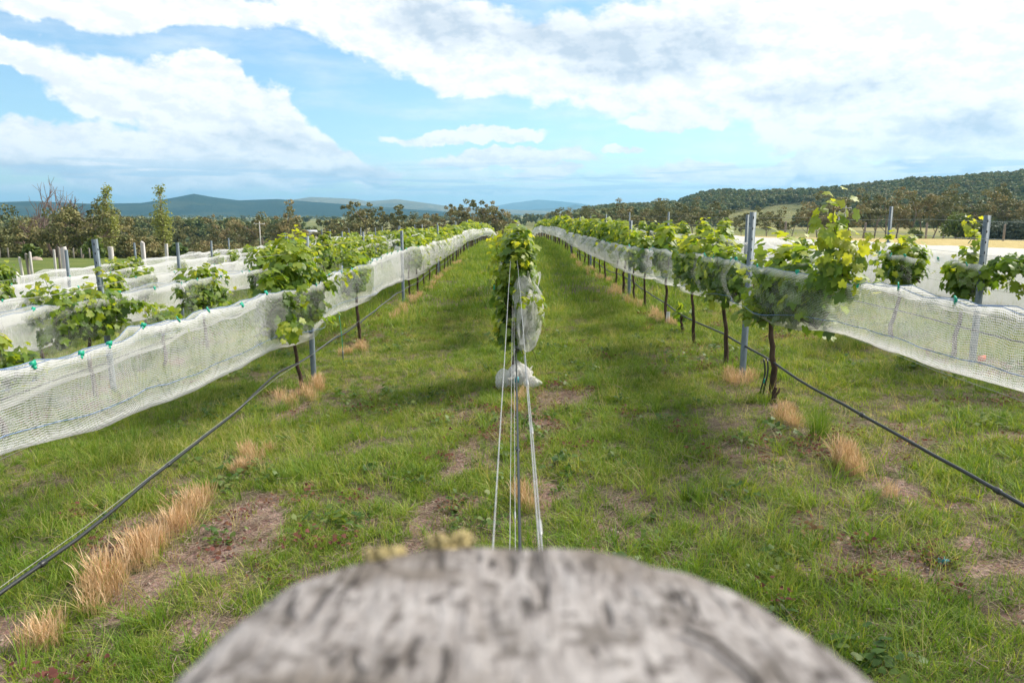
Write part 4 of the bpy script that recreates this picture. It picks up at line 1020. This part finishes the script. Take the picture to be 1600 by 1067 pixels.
scatter('tall_grass', 'longer green grass growing in clumps across the aisles', np.stack([x, y, gz(x, y)], -1), tilt(len(x), .25), rs.uniform(.55, 1.25, len(x)), rs.randint(0, 4, len(x)), mid)
x, y = sample(2600, 1.8, 14, .6)
cl = fbm(x * .7 + 95, y * .7 + 13, 3); m_ = soil_mask(x, y)
lush_near = np.exp(-((x - .15) / .35) ** 2 - ((y - 3.6) / .9) ** 2) + np.exp(-((x - 2.0) / .5) ** 2 - ((y - 4.3) / .6) ** 2) + .8 * np.exp(-((x - .85) / .4) ** 2 - ((y - 4.4) / .8) ** 2) + .8 * np.exp(-((x + 2.2) / .5) ** 2 - ((y - 3.1) / .5) ** 2)
keep = rs.rand(len(x)) < np.clip(sstep(.56, .66, cl) * (1 - m_) * .7 + lush_near, 0, 1); x, y = x[keep], y[keep]
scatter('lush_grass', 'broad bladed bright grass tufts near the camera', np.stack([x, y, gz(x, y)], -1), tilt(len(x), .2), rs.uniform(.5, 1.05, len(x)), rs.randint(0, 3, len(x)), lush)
x, y = sample(8500, 1.8, 16, .65)
keep = rs.rand(len(x)) < .25 + .75 * sstep(.45, .65, fbm(x * .8 + 3, y * .8 + 51, 3)); x, y = x[keep], y[keep]
scatter('seed_grass', 'thin straw coloured stems lying through the green grass', np.stack([x, y, gz(x, y)], -1), tilt(len(x), .5), rs.uniform(.5, 1.15, len(x)), rs.randint(0, 3, len(x)), wisp)
x, y = sample(34000, 13, 62, .75, 1, 18)
m_ = soil_mask(x, y); keep = (rs.rand(len(x)) < 1.05 - 1.0 * m_) & (x < 9.3); x, y = x[keep], y[keep]
scatter('aisle_grass', 'green grass farther down the aisles', np.stack([x, y, gz(x, y)], -1), tilt(len(x), .2), rs.uniform(.7, 1.4, len(x)) * (1 + .012 * y), rs.randint(0, 4, len(x)), coarse)
# weeds
wd = [src(weed_mesh(300 + k, 26, M_weed)) for k in range(3)]; rw = [src(weed_mesh(310 + k, 40, M_redweed, .13, .02)) for k in range(3)]
x, y = sample(1500, 1.8, 13, .62); cl = fbm(x * 1.0 + 155, y * 1.0 + 3, 3); keep = rs.rand(len(x)) < sstep(.5, .65, cl); x, y = x[keep], y[keep]
scatter('broadleaf_weeds', 'low broad leaved weeds scattered through the grass', np.stack([x, y, gz(x, y)], -1), tilt(len(x)), rs.uniform(.6, 1.5, len(x)), rs.randint(0, 3, len(x)), wd)
x, y = sample(5200, 1.8, 15, .62); m_ = soil_mask(x, y); cl = fbm(x * .8 + 255, y * .8 + 3, 3)
keep = rs.rand(len(x)) < np.clip(sstep(.48, .62, cl) * .5 * m_ + m_ * .10 + .22 * sstep(.5, .62, cl) + .9 * np.exp(-((x - 2.0) / .4) ** 2 - ((y - 3.6) / .35) ** 2) + .6 * np.exp(-((x - 1.7) / .4) ** 2 - ((y - 5.6) / .5) ** 2) + .6 * np.exp(-((x + 1.2) / .3) ** 2 - ((y - 4.2) / .4) ** 2), 0, 1); x, y = x[keep], y[keep]
scatter('reddish_weeds', 'low reddish weeds on the bare earth', np.stack([x, y, gz(x, y)], -1), tilt(len(x)), rs.uniform(.5, 1.2, len(x)), rs.randint(0, 3, len(x)), rw)
# gravel and dead stems on the bare earth
def pebble(seed):
    r = np.random.RandomState(seed); V, F = box(-1, 1, -1, 1, -.6, .6); return npmesh('tuft', V * r.uniform(.6, 1.1, (8, 3)), F, M_rock)
def twigs(seed):
    r = np.random.RandomState(seed); g = Geo()
    for k in range(10):
        a = r.uniform(0, 6.28); L = r.uniform(.03, .10); c_ = np.array([r.normal(0, .05), r.normal(0, .05), r.uniform(.004, .02)]); d = np.array([math.cos(a), math.sin(a), r.normal(0, .15)]) * L / 2
        g.add(*tube([c_ - d, c_ + r.normal(0, .004, 3), c_ + d], .0014, 3, cap=False))
    return g.mesh('tuft', M_straw_twig)
x, y = sample(22000, 1.8, 10, .6); m_ = soil_mask(x, y); keep = rs.rand(len(x)) < m_ * .8; x, y = x[keep], y[keep]
scatter('gravel', 'small gravel on the bare patches', np.stack([x, y, gz(x, y) + .002], -1), tilt(len(x), 1), rs.uniform(.003, .013, len(x)) * rs.uniform(.6, 1, len(x)), rs.randint(0, 3, len(x)), [src(pebble(k)) for k in range(3)])
x, y = sample(15000, 1.8, 13, .6); m_ = soil_mask(x, y); keep = rs.rand(len(x)) < m_ * .7 + .30; x, y = x[keep], y[keep]
scatter('dead_stems_litter', 'dead stems and thatch lying on the earth', np.stack([x, y, gz(x, y) + .003], -1), tilt(len(x), .1), rs.uniform(.7, 1.5, len(x)), rs.randint(0, 3, len(x)), [src(twigs(k)) for k in range(3)])
# dry grass clumps one can point at
STR = [blades(330 + k, 120, .10, .12, .30, .0019, .33, .0, 1.0, 4, M_straw, True) for k in range(4)]
def dry_clump(cx_, cy_, n, sx, sy, label, s0=.8, s1=1.2, ang=0.0):
    n = int(n * 1.5); s0 *= .72; s1 *= .78
    e = empty('dry_grass_clump', (cx_, cy_, gzf(cx_, cy_))); prop(e, label, 'dry grass', 'dry straw coloured grass clumps')
    for q in range(n):
        a, b_ = rg.gauss(0, .5) * sx, (q / max(1, n - 1) - .5) * 2 * sy if n > 1 else 0
        b_ += rg.gauss(0, .06)
        X_, Y_ = a, b_
        o = link('tuft', STR[rg.randrange(4)], e, (X_, Y_, gzf(cx_ + X_, cy_ + Y_) - e.location.z), rg.uniform(0, 6.28)); s = rg.uniform(s0, s1); o.scale = (s, s, s)
dry_clump(-2.26, 3.45, 5, .10, .22, 'pale dry grass clump along the drip tube, nearest of those at lower left', .75, 1.0)
dry_clump(-2.19, 4.32, 13, .10, .62, 'dense golden dry grass strip beside the bare gravel patch at left', .9, 1.25)
dry_clump(-2.2, 5.9, 5, .16, .3, 'thin dry grass clump farther up the left drip tube', .6, .9)
dry_clump(-2.35, 8.3, 9, .25, .5, 'dry orange grass at the foot of the bushy left vine', .6, 1.0)
dry_clump(-2.35, 10.9, 6, .2, .4, 'dry grass at the foot of the small round left vine', .6, 1.0)
dry_clump(2.35, 4.95, 4, .06, .08, 'upright dry pinkish grass clump beside the right drip tube', .8, 1.1)
dry_clump(2.32, 4.35, 1, .03, .03, 'small dry seed heads nearest under the right drip tube', .6, .8)
dry_clump(2.40, 6.2, 4, .15, .2, 'pale dry grass behind the green tussock on the right', .6, .9)
dry_clump(2.45, 7.8, 5, .12, .25, 'dry grass round the foot of the nearest right steel post', .7, 1.1)
dry_clump(2.45, 12.2, 5, .15, .6, 'dry grass at the white vine guard in the right row', .7, 1.1)
dry_clump(.06, 4.7, 3, .04, .12, 'small dry grass clump between the middle wires', .6, .9)
dry_clump(.06, 7.3, 4, .08, .4, 'dry grass just before the net bundle of the middle row', .5, .8)
for y in (14.5, 17.0, 20, 23, 26, 30):
    dry_clump(2.38, y, 4, .15, .7, 'dry grass strip under the distant part of the right aisle row', .8, 1.1); dry_clump(-2.32, y + .7, 4, .15, .7, 'dry grass strip under the distant part of the left aisle row', .8, 1.1)
TUS = blades(350, 220, .07, .22, .42, .0030, .55, .05, .35, 4, M_grass)
e = empty('grass_tussock', (2.42, 5.7, gzf(2.42, 5.7))); prop(e, 'dense blue green grass tussock under the right drip tube', 'grass tussock')
link('blades', TUS, e)
e = empty('grass_tussock', (-2.4, 16.3, gzf(-2.4, 16.3))); prop(e, 'dark green tussock at the foot of the second left post', 'grass tussock')
link('blades', TUS, e)

# ------------------------------------------------------------------ trees
def clump_quads(g, c_, rad, n, size, r, flat=.7, age=.5):
    d = r.normal(0, 1, (n, 3)); d /= np.linalg.norm(d, axis=1, keepdims=True); rr_ = rad * r.uniform(.35, 1, n) ** .6
    p = c_ + d * rr_[:, None] * np.array([1, 1, flat])
    N_ = d * .5 + r.normal(0, .6, (n, 3)) + np.array([0, 0, .4]); T_ = r.normal(0, 1, (n, 3)); T_[:, 2] -= .5
    Rm = frames(N_, T_); q = np.array([(-.5, -.5, 0), (.5, -.35, 0), (.35, .5, 0), (-.4, .45, .1)], float)
    W_ = np.einsum('nij,mj->nmi', Rm, q) * (size * r.uniform(.6, 1.4, n))[:, None, None] + p[:, None]
    g.add(W_.reshape(-1, 3), np.arange(n * 4).reshape(n, 4), age=np.repeat(np.clip(age + r.normal(0, .09, n), 0, 1), 4))
def limb(p, d, L, r, n=5, wob=.18, up=.05):
    pts = [np.array(p, float)]; d = np.array(d, float) / np.linalg.norm(d)
    for k in range(n):
        d = d + r.normal(0, wob, 3) * .6 + np.array([0, 0, up]); d /= np.linalg.norm(d); pts.append(pts[-1] + d * L / n)
    return np.array(pts), d
def gum(seed, h=14.0, spread=4.5, clumps=18, per=70, size=.55, bare=.35, M=M_gum, flat=.6, trunks=1):
    r = np.random.RandomState(seed); gt, gc = Geo(), Geo()
    for tq in range(trunks):
        base = np.array([r.normal(0, .5) if trunks > 1 else 0, r.normal(0, .5) if trunks > 1 else 0, -.5])
        tp, d = limb(base, (r.normal(0, .12), r.normal(0, .12), 1), h * .55, r, 6, .10)
        rad = h * .016; gt.add(*tube(tp, np.linspace(rad, rad * .6, len(tp)), 6, cap=False))
        nl = 5 if trunks == 1 else 3
        for k in range(nl):
            st = tp[2 + k % (len(tp) - 2)]; a = 6.283 * k / nl + r.normal(0, .4)
            lp, d2 = limb(st, (math.cos(a) * .7, math.sin(a) * .7, r.uniform(.6, 1.1)), h * r.uniform(.28, .45), r, 5)
            gt.add(*tube(lp, np.linspace(rad * .5, rad * .15, len(lp)), 5, cap=False))
            for q in range(max(1, clumps // (nl * trunks))):
                c_ = lp[-1 - q % 4] + r.normal(0, spread * .26, 3) * np.array([1, 1, .75])
                c_[2] = min(c_[2], h * .96); c_[2] = max(c_[2], h * bare)
                clump_quads(gc, c_, spread * r.choice((.14, .2, .28, .36)), per, size, r, flat, r.uniform(.2, .8))
    return gt.mesh('trunk', M_gumbark, True), gc.mesh('crown', M)
def poplar(seed, h=13.0):
    r = np.random.RandomState(seed); gt, gc = Geo(), Geo()
    tp, d = limb((0, 0, -.5), (0, 0, 1), h, r, 8, .02, .2); gt.add(*tube(tp, np.linspace(.22, .03, len(tp)), 6, cap=False))
    for k in range(52):
        f = r.uniform(.06, .97); a = r.uniform(0, 6.283); base = np.array([0, 0, h * f]) * np.array([1, 1, 1]); L = h * .20 * (1 - .5 * f)
        lp, d2 = limb(base, (math.cos(a) * .42, math.sin(a) * .42, 1), L, r, 4, .08)
        gt.add(*tube(lp, np.linspace(.05, .015, len(lp)), 4, cap=False))
        wdt = 1.75 * (1 - abs(f - .35) * .95)
        for q in range(2):
            clump_quads(gc, lp[-1 - q] + r.normal(0, .25, 3), wdt * r.uniform(.45, .75), 32 if f < .55 else 12, .20, r, 1.5, .75 - .5 * f + r.normal(0, .1))
    return gt.mesh('trunk', M_gumbark, True), gc.mesh('crown', M_poplar)
def bare_tree(seed, h=11.0):
    r = np.random.RandomState(seed); g = Geo()
    def br(p, d, L, rad, lev):
        lp, d2 = limb(p, d, L, r, 4, .16, .03); g.add(*tube(lp, np.linspace(rad, rad * .55, len(lp)), 5 if lev < 2 else 3, cap=False))
        if lev < 5:
            for k in range(3 if lev < 4 else 2):
                a = r.normal(0, .42, 3); br(lp[-1 - (k % 2)], d2 + a + np.array([0, 0, .05]), L * r.uniform(.58, .8), rad * .60, lev + 1)
    for k in range(4): br(np.array([r.normal(0, .3), r.normal(0, .3), -.4]), (r.normal(0, .4), r.normal(0, .3), 1), h * .33, .26, 1)
    return g.mesh('branches', M_greybark)
def bush(seed, w=2.5, h=2.2, M=M_bush, n=14, per=60, size=.30):
    r = np.random.RandomState(seed); gt, gc = Geo(), Geo()
    for k in range(5):
        lp, d = limb((r.normal(0, .15), r.normal(0, .15), -.2), (r.normal(0, .6), r.normal(0, .6), 1), h * .6, r, 3); gt.add(*tube(lp, np.linspace(.07, .02, len(lp)), 4, cap=False))
    for k in range(n):
        a = r.uniform(0, 6.283); q = r.uniform(0, .8) ** .5; z = h * r.uniform(.2, .8) * (1 - .3 * q)
        clump_quads(gc, np.array([math.cos(a) * q * w * .38, math.sin(a) * q * w * .38, z]), w * .22, per, size, r, .8, r.uniform(.15, .8))
    return gt.mesh('trunk', M_gumbark, True), gc.mesh('crown', M)
GUMS = [gum(400 + k, 14, [4.6, 4.0, 5.0, 3.6, 4.4, 5.2, 3.4][k], [40, 35, 45, 30, 40, 50, 30][k], 62, .34, [.32, .45, .28, .5, .3, .25, .55][k]) for k in range(7)]
TGUM = [gum(420 + k, 14, 3.6, 46, 55, .30, .28, M_gum, .75) for k in range(3)]
MGUM = [gum(430 + k, 10, 4.5, 45, 60, .28, .28, M_gum, .7, 3) for k in range(3)]
def azpos(px, y): return ((px - 802) / FPX * y, y)
TREES = []
def tree_labels():
    LM = [(92, 'the leafless tree'), (175, 'the left poplar'), (260, 'the right poplar'), (410, 'the pole among the gums'), (577, 'the tallest gum'), (800, 'the end vine'), (980, 'the second right aisle post'),
          (1170, 'the nearest right aisle post'), (1308, 'the two power poles'), (1372, 'the bluish post'), (1488, 'the large rounded shrub'), (1522, 'the far right steel post')]
    seen = {}
    for px, o, kind in sorted(TREES, key=lambda q: q[0]):
        lx, nm = min(LM, key=lambda q: abs(q[0] - px)); seen.setdefault((lx, nm, 'left' if px < lx else 'right'), []).append((abs(px - lx), o, kind))
    for (lx, nm, side), lst in seen.items():
        for k, (d, o, kind) in enumerate(sorted(lst, key=lambda q: q[0])):
            o['label'] = f'{kind}, {ORD[k]} {side} of {nm}'
def tree(kind, px, y, h, meshes, label, cat='tree', group=None, href=14.0, name=None, wide=1.0):
    x, y = azpos(px, y); e = empty(name or 'gum_tree', (x, y, gzf(x, y)), rg.uniform(0, 6.28)); s = h / href; e.scale = (s * wide, s * wide, s)
    link('trunk', meshes[0], e); link('crown', meshes[1], e); prop(e, label, cat, group); TREES.append((px, e, label))
    return e
# left: dry gums, bare tree, poplars
GL = 'brownish gum trees at the left edge of the valley'
for k, (px, y, h) in enumerate([(-40, 120, 8), (2, 118, 10.2), (28, 130, 7), (48, 125, 6.5), (-75, 125, 10), (75, 116, 7.5), (112, 118, 8.2), (145, 122, 8.8), (205, 150, 8), (30, 150, 8), (90, 150, 8), (228, 165, 7.5), (190, 140, 9), (-110, 130, 9), (62, 135, 7), (15, 122, 6.5), (160, 135, 8), (125, 130, 8), (240, 170, 8)]):
    tree('gum', px, y, h, MGUM[k % 3] if k % 2 else GUMS[k % 7], 'brownish gum in the thicket at far left' if k % 2 else 'darker rounded gum at far left', group=GL, href=10.0 if k % 2 else 14.0)
tree('gum', 102, 104, 8.4, MGUM[1], 'open gum with orange brown leaves', href=10)
tree('gum', 130, 106, 9.6, GUMS[4], 'greener leafy gum')
for px, y, h, sd, lab in ((86, 108, 12.5, 5, 'leafless tree spreading bare branches above the gums at left'), (60, 122, 9.5, 6, 'smaller leafless tree among the brown gums at the left edge')):
    x, y = azpos(px, y); e = empty('bare_tree', (x, y, gzf(x, y))); prop(e, lab, 'tree'); link('branches', bare_tree(sd, h), e)
for px, y, h, sd, lab in ((175, 112, 9.9, 1, 'left poplar, tall and narrow with thin top'), (260, 128, 11.6, 2, 'right poplar, tall narrow and pale green beside the vineyard')):
    tm, cm = poplar(sd, h); x, y = azpos(px, y); e = empty('poplar_tree', (x, y, gzf(x, y))); prop(e, lab, 'poplar'); e.scale = (1.12, 1.12, 1); link('trunk', tm, e); link('crown', cm, e)
# middle band of tall gums
GMID = 'gum trees in the band beyond the middle of the vineyard'
for k, (px, y, h, kd) in enumerate([(285, 190, 10, 0), (305, 205, 9.5, 1), (330, 195, 8, 0), (352, 190, 11.5, 1), (385, 185, 12.5, 0), (372, 200, 10, 0), (412, 205, 10, 0), (455, 170, 13, 0), (470, 180, 11, 1), (432, 210, 9, 1),
        (515, 190, 11, 0), (535, 200, 12, 0), (556, 185, 14.5, 1), (577, 175, 15.5, 1), (565, 200, 11, 0), (592, 200, 10.5, 0), (612, 190, 11, 0), (635, 180, 14, 0), (650, 190, 12, 0), (660, 205, 12.5, 1), (676, 195, 11, 0),
        (695, 185, 12.5, 1), (722, 185, 14, 1), (738, 190, 13.5, 1), (745, 200, 11, 0), (765, 182, 14.5, 1), (752, 205, 12, 1), (787, 180, 12.5, 1), (715, 205, 9, 0), (630, 210, 9, 0), (600, 215, 8, 0), (540, 215, 8, 0), (490, 215, 7, 0), (700, 215, 8, 0), (775, 210, 9, 0)]):
    tree('gum', px, y, h, TGUM[k % 3] if kd else GUMS[k % 7], ('tall slender gum with open crown' if kd else 'dense rounded gum'), group=GMID + (' (slender)' if kd else ' (rounded)'))
# right band
GR = 'gum trees in the dark band below the right hill'
for k, (px, y, h) in enumerate([(850, 270, 9), (862, 230, 11), (878, 240, 12), (895, 230, 12), (915, 220, 11), (935, 230, 12), (950, 240, 11), (968, 225, 12.5), (985, 245, 12), (1000, 220, 10.5), (1015, 260, 14), (1030, 225, 12), (1045, 240, 13), (1062, 215, 11), (1080, 235, 12), (1098, 215, 11),
        (1122, 190, 11), (1136, 210, 8), (1155, 225, 7), (1172, 190, 8), (1194, 180, 9), (1214, 190, 8), (1232, 180, 7.5), (1256, 190, 9), (1272, 180, 10), (1288, 200, 12.5), (1305, 185, 12), (1325, 175, 11), (1342, 200, 13), (1360, 180, 12.5), (1378, 175, 11.5), (1395, 190, 12.5),
        (1415, 180, 12.5), (1432, 195, 14), (1450, 180, 12), (1468, 195, 14), (1488, 205, 15), (1508, 190, 13), (1528, 200, 14), (1548, 210, 15), (1568, 200, 13), (1588, 205, 14), (1610, 195, 14), (1635, 190, 14), (1660, 200, 15), (1700, 190, 14)]):
    tree('gum', px, y, h, GUMS[(k * 3) % 7], 'dark spreading gum below the right hill', group=GR)
tree_labels()
# bushes and shrubs
BU = [bush(500 + k) for k in range(3)]; GS = [bush(510 + k, 5, 4, M_grey, 16, 80, .30) for k in range(2)]; WI = bush(520, 6, 5, M_bush, 26, 110, .28)
def shrub(px, y, w, h, ms, label, name='bush', group=None):
    x, y = azpos(px, y); e = empty(name, (x, y, gzf(x, y)), rg.uniform(0, 6)); prop(e, label, 'bush', group)
    return e
def put_shrub(px, y, s, ms, label, name='bush', group=None):
    e = shrub(px, y, 0, 0, ms, label, name, group); e.scale = (s, s, s); link('trunk', ms[0], e); link('crown', ms[1], e)
put_shrub(52, 74, .9, BU[0], 'dark round bush standing in the meadow at left')
put_shrub(150, 98, 1.5, BU[1], 'bright green bush at the foot of the left poplar')
put_shrub(278, 115, 1.3, BU[2], 'green bush at the foot of the right poplar')
put_shrub(1488, 140, 1.15, WI, 'large rounded yellow green shrub in front of the dark gums at right')
put_shrub(1422, 150, .55, WI, 'small green shrub left of the large rounded one')
put_shrub(1290, 160, 1.1, BU[0], 'small green bush below the gums right of the tall post')
for px, y, s in ((1530, 140, 1.1), (1552, 145, 1.2), (1575, 138, 1.15), (1600, 142, 1.3), (1630, 140, 1.2)): put_shrub(px, y, s, GS[int(px) % 2], 'grey green shrub in the hedge at the right edge', group='grey green hedge shrubs at the right edge')
# far scattered woodland and the hill's forest
FT = [src(gum(600 + k, 11, 4.5, 11, 30, 1.2, .15, M_gumhill, .8)[1]) for k in range(5)]
n = 13000; px = rs.uniform(900, 1900, n); rr_ = 430 + 700 * rs.rand(n) ** .8; ang = np.arctan((px - 802) / FPX)
zz = hill_h(ang, rr_); cl = fbm(px / 60, rr_ / 90, 3)
clear = (np.exp(-((px - 1228) / 50) ** 2 - ((rr_ - 600) / 150) ** 2) + np.exp(-((px - 1160) / 50) ** 2 - ((rr_ - 520) / 110) ** 2) + .8 * np.exp(-((px - 1330) / 60) ** 2 - ((rr_ - 520) / 50) ** 2)) > .4
keep = (~clear) & (rs.rand(n) < .55 + .45 * sstep(.35, .55, cl)); ang, rr_, zz, px = ang[keep], rr_[keep], zz[keep], px[keep]
nn_ = len(ang); sc_ = rs.uniform(.65, 1.15, nn_)
scatter('hill_forest', 'dense gum forest covering the right hill', np.stack([rr_ * np.sin(ang), rr_ * np.cos(ang), zz - .8], -1), np.stack([np.zeros(nn_), np.zeros(nn_), rs.uniform(0, 6.28, nn_)], -1), sc_, rs.randint(0, 5, nn_), FT)
n = 2600; px = rs.uniform(-300, 1050, n); y = 330 + 2600 * rs.rand(n) ** 1.6; x = (px - 802) / FPX * y; cl = fbm(x / 160 + 9, y / 260, 3); keep = cl > .50; x, y = x[keep], y[keep]; nn_ = len(x)
scatter('valley_woods', 'scattered woodland on the valley floor beyond the near trees', np.stack([x, y, gz(x, y) - .8], -1), np.stack([np.zeros(nn_), np.zeros(nn_), rs.uniform(0, 6.28, nn_)], -1), rs.uniform(.6, 1.1, nn_), rs.randint(0, 5, nn_), FT)

UND = [src(gum(620 + k, 5, 3.4, 16, 40, .34, .05, M_gum, .7)[1]) for k in range(4)]
n = 900; px = rs.uniform(-160, 800, n); y = np.where(px < 250, 112 + 45 * rs.rand(n), 165 + 60 * rs.rand(n)); x = (px - 802) / FPX * y
keep = (rs.rand(n) < .35 + .65 * sstep(.4, .6, fbm(px / 30, y / 20, 3))); x, y, px = x[keep], y[keep], px[keep]; nn_ = len(x)
scatter('undergrowth', 'dull brown scrub filling in under the gum trees', np.stack([x, y, gz(x, y) - .5], -1), np.stack([np.zeros(nn_), np.zeros(nn_), rs.uniform(0, 6.28, nn_)], -1), rs.uniform(.45, .95, nn_), rs.randint(0, 4, nn_), UND)
# ------------------------------------------------------------------ fences, poles and far details
def timber_post(px, y, h, rad, M, label, group=None, lean=0.0):
    x, y = azpos(px, y); r = np.random.RandomState(int(px * 7) & 9999)
    V, F = tube([(0, 0, -.3), (r.normal(0, .01), 0, h * .5), (r.normal(0, .015), 0, h - .02), (r.normal(0, .004), 0, h)], [rad * 1.05, rad, rad * .98, rad * .94], 12)
    o = link('timber_post', Geo().add(V, F).mesh('timber_post', M), None, (x, y, gzf(x, y))); o.rotation_euler = (0, R(lean), 0)
    prop(o, label, 'post', group); return o
timber_post(24, 20.0, 1.10, .07, M_pale, 'pale strainer post, leftmost of the pale line at the end of the left rows')
timber_post(103, 23.0, 1.69, .085, M_pale, 'thick pale strainer post left of the tall leaning steel post')
timber_post(176, 26.0, 1.6, .088, M_pale, 'thick pale strainer post right of the tall leaning steel post')
timber_post(227, 30.5, 1.63, .085, M_pale, 'pale strainer post right of the two thick ones')
timber_post(263, 36.0, 1.5, .08, M_pale, 'pale strainer post below the right poplar')
timber_post(36, 30, 1.35, .05, M_pale, 'leftmost and palest of three small posts in the meadow', lean=-3)
timber_post(46, 30.6, 1.45, .055, M_dktim, 'grey middle one of three small posts in the meadow', lean=-2)
timber_post(51, 34, 1.45, .055, M_pale, 'rightmost of three small posts in the meadow', lean=-2)
timber_post(88, 36, 1.5, .055, M_pale, 'short pale post just left of the thick pale one')
timber_post(95, 35, 1.6, .055, M_dktim, 'short grey post touching the thick pale one')
for px in (-30, 3, 16, 60, 118, 130, 143): timber_post(px, 95, 1.3, .09, M_dktim, 'thin fence post at the far side of the meadow', 'fence posts at the far side of the meadow')
for px, y in ((1222, 62), (1290, 75), (1345, 62), (1440, 62), (1560, 60)): timber_post(px, y, 1.3, .08, M_dktim, 'small dark fence post in the golden field behind the white net', 'fence posts in the golden field')
def power_pole(px, y, h, label, lean=0.0, arm=True):
    x, y = azpos(px, y); e = empty('power_pole', (x, y, gzf(x, y))); e.rotation_euler = (0, R(lean), 0); prop(e, label, 'power pole')
    link('pole', Geo().add(*tube([(0, 0, -.5), (0, 0, h)], [.13, .09], 8)).mesh('pole', M_pale, True), e)
    if arm: link('crossarm', npmesh('crossarm', *box(-1.1, 1.1, -.16, -.05, h - .55, h - .40), M_pale), e)
    for q in (-1, 0, 1): link('insulator', Geo().add(*tube([(q, -.1, h - .4), (q, -.1, h - .22)], [.05, .04], 6)).mesh('insulator', M_guard), e)
    return e
power_pole(155, 140, 7.2, 'leaning pale power pole left of the left poplar', -2)
power_pole(410, 150, 7.4, 'pale power pole among the gums left of centre', 0)
power_pole(1303, 150, 5.8, 'left of two power poles before the dark gums at right', 1)
power_pole(1314, 155, 7.0, 'right and taller of two power poles before the dark gums at right', -1)
a = np.array([*azpos(-150, 130), .2]); b_ = np.array([*azpos(154, 140), gzf(*azpos(155, 140)) + 6.9]); s_ = np.linspace(0, 1, 24)[:, None]
o = link('power_line', Geo().add(*tube(a + (b_ - a) * s_ - np.array([0, 0, 1.0]) * (s_ * (1 - s_)) * 2.2, .02, 4)).mesh('power_line', M_wire), None); prop(o, 'thin power line leading left from the leaning pole', 'power line')
# long pale rail fence past the far end of the aisle
x0, y0 = azpos(835, 150); e = empty('rail_fence', (x0, y0, gzf(x0, y0))); prop(e, 'low rail fence across the paddock beyond the end vine', 'fence')
for q in range(9): link('post', npmesh('post', *box(q * 2.6 - .07, q * 2.6 + .07, -.07, .07, -.5 + gzf(x0 + q * 2.6, y0) - gzf(x0, y0), 1.3 + gzf(x0 + q * 2.6, y0) - gzf(x0, y0)), M_dktim), e)
for z in (.5, 1.1): link('rail', npmesh('rail', *box(-.3, 21.2, -.11, -.073, z, z + .12), M_pale), e)
x0, y0 = azpos(489, 300); e = empty('shed', (x0, y0, gzf(x0, y0) + 3.4)); e.scale = (.6, .6, .6); prop(e, 'small white roofed farm shed glimpsed between gums', 'shed')
link('wall', npmesh('wall', *box(-3.4, 3.4, -2.5, 2.5, -4, 2.4), M_shedwall), e)
V = np.array([(-3.8, -2.9, 2.41), (3.8, -2.9, 2.41), (3.8, 2.9, 2.41), (-3.8, 2.9, 2.41), (-3.8, 0, 3.7), (3.8, 0, 3.7)], float)
link('roof', npmesh('roof', V, [np.array([(0, 1, 5, 4), (2, 3, 4, 5), (3, 2, 1, 0)]), np.array([(0, 4, 3), (1, 2, 5)])], M_roof), e)
for k, (px, y, s_) in enumerate(((57, 72, .5), (150, 44, .4), (187, 42, .5), (200, 45, .35))):
    r = np.random.RandomState(k); x0, y0 = azpos(px, y); V, F = tube([(0, 0, -.3), (0, 0, .1), (0.05, 0, .45), (0, 0, .6)], [1.0, 1.1, .8, .25], 8)
    o = link('boulder', Geo().add(V * (1 + r.normal(0, .06, V.shape)), F).mesh('boulder', M_rock), None, (x0, y0, gzf(x0, y0)), k); o.scale = (s_ * 1.4, s_, s_)
    prop(o, ['pale boulder beside the dark round meadow bush', 'pale boulder left of the second thick pale post', 'largest pale boulder behind the second thick pale post', 'small pale boulder right of the second thick pale post'][k], 'boulder')
print('vines far', nfar, 'objects', len(bpy.data.objects))
